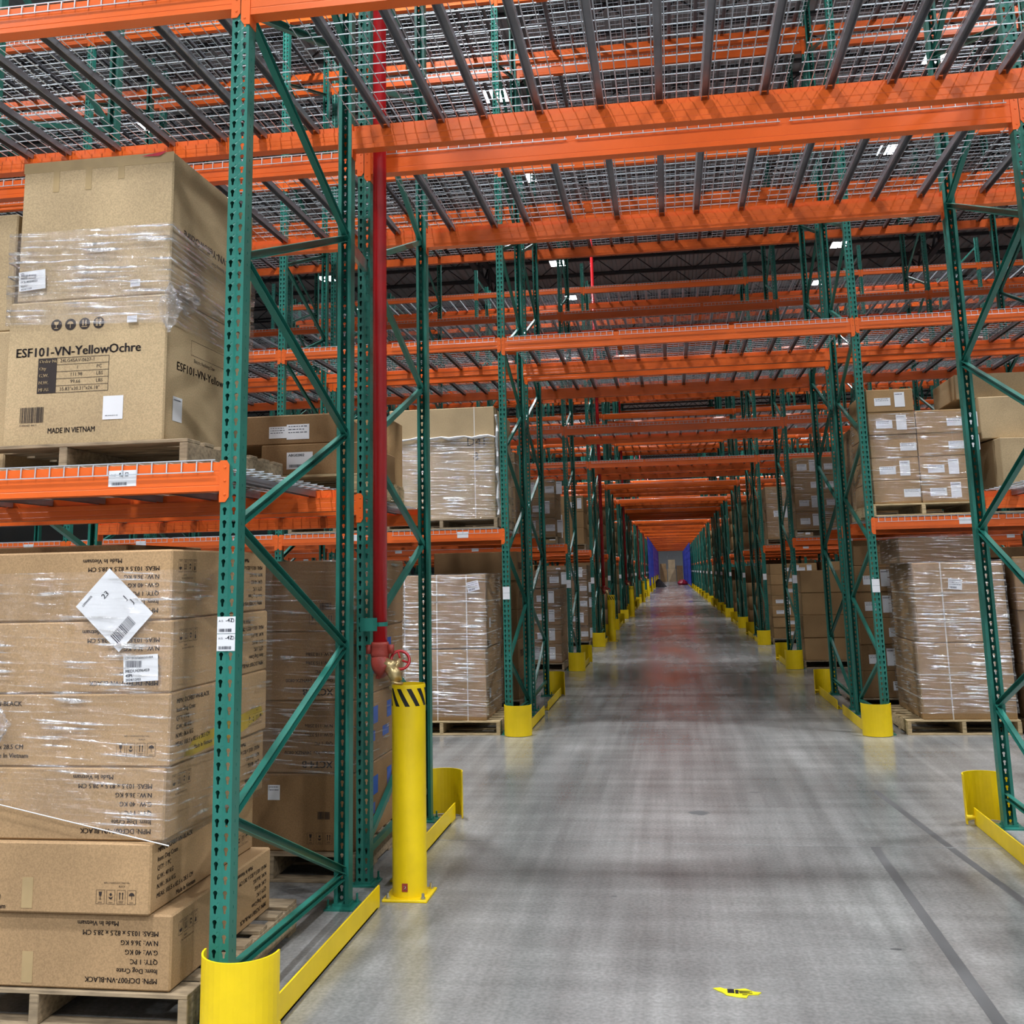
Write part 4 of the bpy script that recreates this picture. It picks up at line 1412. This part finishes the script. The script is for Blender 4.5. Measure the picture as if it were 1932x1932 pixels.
# fourth row
stack(3, 3.85, 4.85, 0, 0, 2, 7, 0.225, 'card', 'fourth row right floor', None, True, seed=19)
stack(3, 4.95, 5.95, 0, 0, 1, 4, 0.4, 'card', 'fourth row, further right floor', None, seed=20)
stack(3, 3.85, 4.8, 0, 1, 1, 3, 0.38, 'card', 'fourth row right shelf', 'film', True, seed=21)
stack(3, 4.95, 5.95, 0, 1, 1, 2, 0.5, 'card', 'fourth row, further right shelf', None, seed=22)
stack(3, -1.1, -0.12, 0, 0, 2, 5, 0.33, 'card_dark', 'fourth row left floor', 'film', True, seed=23)
stack(3, -2.3, -1.3, 0, 0, 1, 4, 0.42, 'card', 'fourth row, further left floor', None, seed=24)
stack(3, -1.1, -0.15, 0, 1, 1, 3, 0.36, 'card', 'fourth row left shelf', None, True, seed=25)
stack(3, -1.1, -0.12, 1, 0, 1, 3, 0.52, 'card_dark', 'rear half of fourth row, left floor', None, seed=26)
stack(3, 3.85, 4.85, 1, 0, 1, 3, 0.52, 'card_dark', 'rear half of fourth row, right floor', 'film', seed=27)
stack(3, 3.85, 4.85, 1, 1, 1, 2, 0.52, 'card', 'rear half of fourth row, right shelf', None, seed=28)
# further rows: cartons beyond counting
unit = MB().cbox(-0.5, 0.5, 0.0, 1.0, 0.0, 1.0, 0.008)
fp, fpal = {}, []
fr = random.Random(5)
for ri in range(4, len(ROWS)):
    y0, double = ROWS[ri][0], ROWS[ri][1]
    for half in (0, 1) if double else (0,):
        for lev in (0, 1):
            xs = [-0.62, -1.82, W + 0.62, W + 1.82] + ([-3.1, -4.3, W + 3.1, W + 4.3] if ri < 8 else [])
            for x in xs:
                if fr.random() < 0.1:
                    continue
                z = (ZS + 0.014) if lev else 0.0
                y = y0 + (F2 if half else 0) + 0.05
                fpal.append((x, y, z, False))
                z += 0.125
                n = fr.randint(2, 4)
                h = fr.choice((0.36, 0.44, 0.52))
                while z + h < (3.6 if lev else 1.95) and n > 0:
                    fp.setdefault((round(h, 2), fr.choice((0, 1))), []).append((x + fr.uniform(-.02, .02), y + fr.uniform(0, .02), z, False))
                    z += h
                    n -= 1
cs = put('cartons', None)
tag(cs, 'brown cartons stacked on pallets in the rows far down the tunnel', 'cartons', kind='stuff')
for (h, k), pl in fp.items():
    u_ = MB()
    u_.add([(p[0] * 1.04, p[1] * 1.0, p[2] * h) for p in unit.v], unit.f)
    o = put('carton_stacks', copies_mesh('cartons', u_, pl, ('card', 'card_dark')[k]), cs)
    o['kind'] = 'stuff'
pm = MB()
for x in (-0.54, -0.02, 0.5):
    pm.box(x, x + 0.04, 0, 1.05, 0.016, 0.109)
pm.box(-0.54, 0.54, 0, 1.05, 0.109, 0.125)
o = put('pallets', copies_mesh('pallets', pm, fpal, 'wood_old'), cs)
o['kind'] = 'stuff'

# ------------------------------------------------------------------ sprinkler risers and bollards
def riser_kit():
    k = {}
    k['pipe'] = MB().tube([(0, 0, 1.27), (0, 0, 9.9)], 0.039, 24)
    c = MB()
    c.tube([(0, 0, 1.205), (0, 0, 1.21), (0, 0, 1.225), (0, 0, 1.235), (0, 0, 1.262), (0, 0, 1.272), (0, 0, 1.285)], [0.044, 0.05, 0.05, 0.047, 0.047, 0.05, 0.044], 24)
    for s_ in (-1, 1):
        c.box(s_ * 0.062 - 0.014, s_ * 0.062 + 0.014, -0.012, 0.012, 1.222, 1.27)
    k['coupling'] = c
    e = MB()
    P, Rr = [], []
    for i in range(7):
        a = math.radians(62) * i / 6
        P.append((0.075 - 0.075 * math.cos(a), -0.02 * i / 6, 1.205 - 0.075 * math.sin(a) * 1.1))
        Rr.append(0.047 + 0.006 * math.sin(PI * i / 6))
    e.tube(P, Rr, 20)
    e.tube([(0.0, 0.0, 1.15), (-0.01, -0.01, 1.09)], [0.02, 0.012], 10)
    k['elbow'] = e
    b = MB()
    b.tube([(0.03, -0.02, 1.17), (0.09, -0.02, 1.15)], 0.036, 6)
    b.tube([(0.06, -0.02, 1.15), (0.085, -0.02, 1.118), (0.1, -0.02, 1.075)], [0.034, 0.036, 0.03], 14)
    b.tube([(0.085, -0.02, 1.15), (0.105, 0.03, 1.185)], 0.013, 10)
    k['valve'] = b
    f = MB()
    d = Vector((-0.25, 0, -1)).normalized()
    p0 = Vector((0.1, -0.02, 1.078))
    f.tube([p0, p0 + d * 0.008, p0 + d * 0.012, p0 + d * 0.03, p0 + d * 0.034, p0 + d * 0.046], [0.034, 0.036, 0.031, 0.031, 0.036, 0.034], 16)
    f.tube([p0 + Vector((-0.04, 0, -0.03)), p0 + Vector((0.03, 0.0, -0.045))], 0.006, 6)
    k['hose_cap'] = f
    w = MB()
    n, nr = 24, 8
    ax = Vector((0.4, -0.85, 0.35)).normalized()
    a1 = ax.orthogonal().normalized()
    a2 = ax.cross(a1)
    c0 = Vector((0.105, 0.03, 1.185))
    ring = [c0 + (a1 * math.cos(2 * PI * i / n) + a2 * math.sin(2 * PI * i / n)) * 0.05 for i in range(n + 1)]
    w.tube(ring, 0.008, nr, False)
    for i in (0, 8, 16):
        w.tube([c0, ring[i]], 0.006, 6)
    k['handwheel'] = w
    return k
RK = riser_kit()
RKM = {'pipe': 'red_paint', 'coupling': 'red_cast', 'elbow': 'red_cast', 'valve': 'brass', 'hose_cap': 'brass', 'handwheel': 'red_paint'}
RKme = {n: m_.mesh(n, RKM[n], True) for n, m_ in RK.items()}
bb = MB()
RB = 0.0895
bb.tube([(0, 0, 0.012), (0, 0, 1.058), (0, 0, 1.066)], [RB, RB, RB - 0.003], 40, False)
bb.tube([(0, 0, 1.066), (0, 0, 0.9)], [RB - 0.003, RB - 0.008], 40, False)
boll_me = bb.mesh('tube', 'yellow', True)
bp_ = MB().cbox(-0.118, 0.118, -0.118, 0.118, 0.0, 0.012, 0.002)
bpl_me = bp_.mesh('base_plate', 'yellow')
an = MB()
an.tube([(0, 0, 0.012), (0, 0, 0.022)], 0.013, 6)
an.tube([(0, 0, 0.022), (0, 0, 0.04)], 0.0075, 8)
an_me = an.mesh('anchor_bolt', 'steel')
def stripe_mesh(a0):
    m_ = MB()
    n = 10
    P = []
    for i in range(n + 1):
        v = i / n
        for e in (0, 0.28):
            a = a0 + e + 0.55 * (1 - v)
            P.append((math.cos(a) * (RB + 0.0009), math.sin(a) * (RB + 0.0009), 0.957 + 0.09 * v))
    F = [(2 * i, 2 * i + 1, 2 * i + 3, 2 * i + 2) for i in range(n)]
    m_.add(P, F)
    return m_.mesh('hazard_stripe', 'black_paint')
stripes = [stripe_mesh(2 * PI * k / 10 - 0.2) for k in range(10)]
for ri in (0, 3, 5, 8, 10, 12, 14, 16, 18):
    y = ROWS[ri][0] + 1.70
    t = thing('sprinkler_riser', 'red sprinkler riser pipe with brass hose valve, flue of %s row' % ORD[ri], 'pipe', (0.133, y, 0), 0, 'red sprinkler risers')
    for n_, me in RKme.items():
        put(n_, me, t)
    if ri == 0:
        bk = MB()
        bk.box(-0.095, 0.0, -0.06, -0.057, 1.345, 1.415)
        bk.tube([(0, 0, 1.368), (0, 0, 1.39)], 0.0425, 20)
        bk.tube([(-0.08, -0.045, 1.38), (0.0, -0.045, 1.38)], 0.006, 8)
        bk.build('pipe_bracket', 'green', t)
    t = thing('bollard', 'yellow steel bollard with black hazard stripes, beside the riser of %s row' % ORD[ri], 'bollard', (0.297, y - 0.02, 0), 0, 'yellow bollards guarding risers')
    put('tube', boll_me, t)
    put('base_plate', bpl_me, t)
    for x in (-0.092, 0.092):
        for yy in (-0.092, 0.092):
            put('anchor_bolt', an_me, t, (x, yy, 0))
    for s_ in stripes:
        put('hazard_stripe', s_, t)
    if ri == 0:
        G = Face((0.297, y - 0.02 - RB - 0.001, 0), 'front', 0, 0)
        G.rect(-0.018, 0.045, 0.012, 0.085)
        st = G.build('number_tag', 'red_cast', t)
        H_ = Face((0.297, y - 0.02 - RB - 0.002, 0), 'front', 0, 0)
        H_.text('2', -0.009, 0.056, 0.026, bold=0.001)
        H_.build('tag_digit', 'paper', t).parent = st
# detailed print on the nearest post and beam labels
F = Face((0, 0, 0), 'front', 0, 0, off=0.0022)
for z, d_ in ((1.366, '2'), (1.432, '1')):
    F.text('-47', -0.003, z + 0.043, 0.021, bold=0.001)
    F.frame(0.02, z + 0.043, 0.031, z + 0.056, 0.002)
    F.text('A15', -0.031, z + 0.044, 0.011)
    F.text(d_, 0.033, z + 0.046, 0.008)
    F.bars(-0.03, z + 0.006, 0.022, z + 0.018, int(d_))
F.mb.build('label_print', 'ink_blue_grey', bpy.data.objects['upright_frame'] if False else [o for o in bpy.data.objects if o.get('label', '').startswith("green perforated rack frame, at the tunnel's left edge, front half of first")][0])
nb = [o for o in bpy.data.objects if o.get('label', '') == 'orange front beam, lowest shelf level, first bay left of tunnel, first row'][0]
F = Face((0, 0, 0), 'front', 0, 0, off=0.0024)
F.text('45', 0.8 - 0.018, -0.042, 0.022, bold=0.001)
F.frame(0.8 + 0.012, -0.042, 0.8 + 0.025, -0.027, 0.002)
F.text('A15', 0.8 - 0.05, -0.041, 0.013)
F.bars(0.8 - 0.045, -0.078, 0.8 + 0.02, -0.066, 4)
F.mb.build('label_print', 'ink_blue_grey', nb)

# ------------------------------------------------------------------ far end of the tunnel and small things on the floor
for (x, y0, y1, z0, z1, mt, lb) in ((3.50, 88, 140, 0.15, 3.95, 'blue_net', 'blue netting curtain along the far right tunnel side'), (0.22, 70, 92, 0.5, 3.98, 'blue_net', 'blue netting curtain along the far left tunnel side'), (0.22, 92.2, 140, 0.5, 3.98, 'purple_net', 'purple netting curtain at the far left tunnel end')):
    m_ = MB()
    n = 60
    P = []
    for i in range(n + 1):
        yy = y0 + (y1 - y0) * i / n
        for z in (z0, z1):
            for dx in (-0.006, 0.006):
                P.append((x + dx + 0.03 * math.sin(i * 1.3) * (1.2 if z == z0 else 0.6), yy, z))
    F_ = []
    for i in range(n):
        a, b = 4 * i, 4 * i + 4
        F_ += [(a, b, b + 2, a + 2), (a + 1, a + 3, b + 3, b + 1), (a + 2, b + 2, b + 3, a + 3), (a, a + 1, b + 1, b)]
    m_.add(P, F_)
    tag(m_.build('netting_curtain', mt), lb, 'netting')
for i, (x0, x1, z0, z1) in enumerate(((0.35, 1.3, 0.0, 1.6), (1.4, 2.5, 0.0, 1.7), (0.4, 1.2, 1.6, 2.4), (1.5, 2.4, 1.7, 2.9), (2.6, 3.4, 0.0, 2.1))):
    carton(x0, x1, 137.5, 139, z0, z1, ['low wrapped bale, left in the heap at the tunnel end', 'low wrapped bale, middle of the heap at the tunnel end', 'pale bale topping the left of the far heap', 'brown bale topping the middle of the far heap', 'tall bale, right in the heap at the tunnel end'][i], 'card_pale' if i % 2 else 'card', 'bales heaped at the tunnel end')
m_ = MB()
n = 14
P = [(0.62 + 0.75 * math.cos(2 * PI * i / n), 96 + 0.75 * math.sin(2 * PI * i / n), 0.003) for i in range(n)] + [(0.62 + 0.1 * math.cos(2 * PI * i / n), 96 + 0.1 * math.sin(2 * PI * i / n), 0.75) for i in range(n)]
m_.add(P, [(i, (i + 1) % n, n + (i + 1) % n, n + i) for i in range(n)] + [tuple(range(n, 2 * n))])
tag(m_.build('tarpaulin', 'dark_cloth'), 'black tarpaulin heap on the floor far down the tunnel, left side', 'tarpaulin')
m_ = MB()
m_.tube([(3.0, 108, 0.0), (3.0, 108, 0.15), (3.05, 108, 0.45), (3.1, 108, 0.55)], [0.5, 0.6, 0.35, 0.05], 10)
tag(m_.build('plastic_sack', 'red_tape'), 'red plastic sack on the floor far down the tunnel, right side', 'sack')
m_ = MB()
outl = [(1.80, 0.60), (1.83, 0.605), (1.845, 0.59), (1.88, 0.592), (1.925, 0.60), (1.96, 0.578), (1.985, 0.57), (1.972, 0.55), (1.935, 0.545), (1.925, 0.515), (1.895, 0.52), (1.85, 0.535), (1.835, 0.56), (1.82, 0.575)]
n = len(outl)
m_.add([(x, y, 0.001) for x, y in outl] + [(x, y, 0.0025 + 0.004 * ((i * 7) % 5) / 5) for i, (x, y) in enumerate(outl)], [tuple(range(n))[::-1], tuple(range(n, 2 * n))] + [(i, (i + 1) % n, (i + 1) % n + n, i + n) for i in range(n)])
lt = m_.build('torn_label', 'litter_yellow')
tag(lt, 'torn yellow label with black print lying on the floor', 'litter')
m_ = MB()
for (x, y, w, h) in ((1.855, 0.548, 0.026, 0.018), (1.855, 0.57, 0.026, 0.016), (1.885, 0.545, 0.012, 0.035), (1.9, 0.55, 0.05, 0.004), (1.9, 0.56, 0.04, 0.004), (1.895, 0.57, 0.055, 0.004), (1.91, 0.535, 0.02, 0.004)):
    m_.box(x, x + w, y, y + h, 0.006, 0.0066)
m_.build('print', 'black_paint', lt)
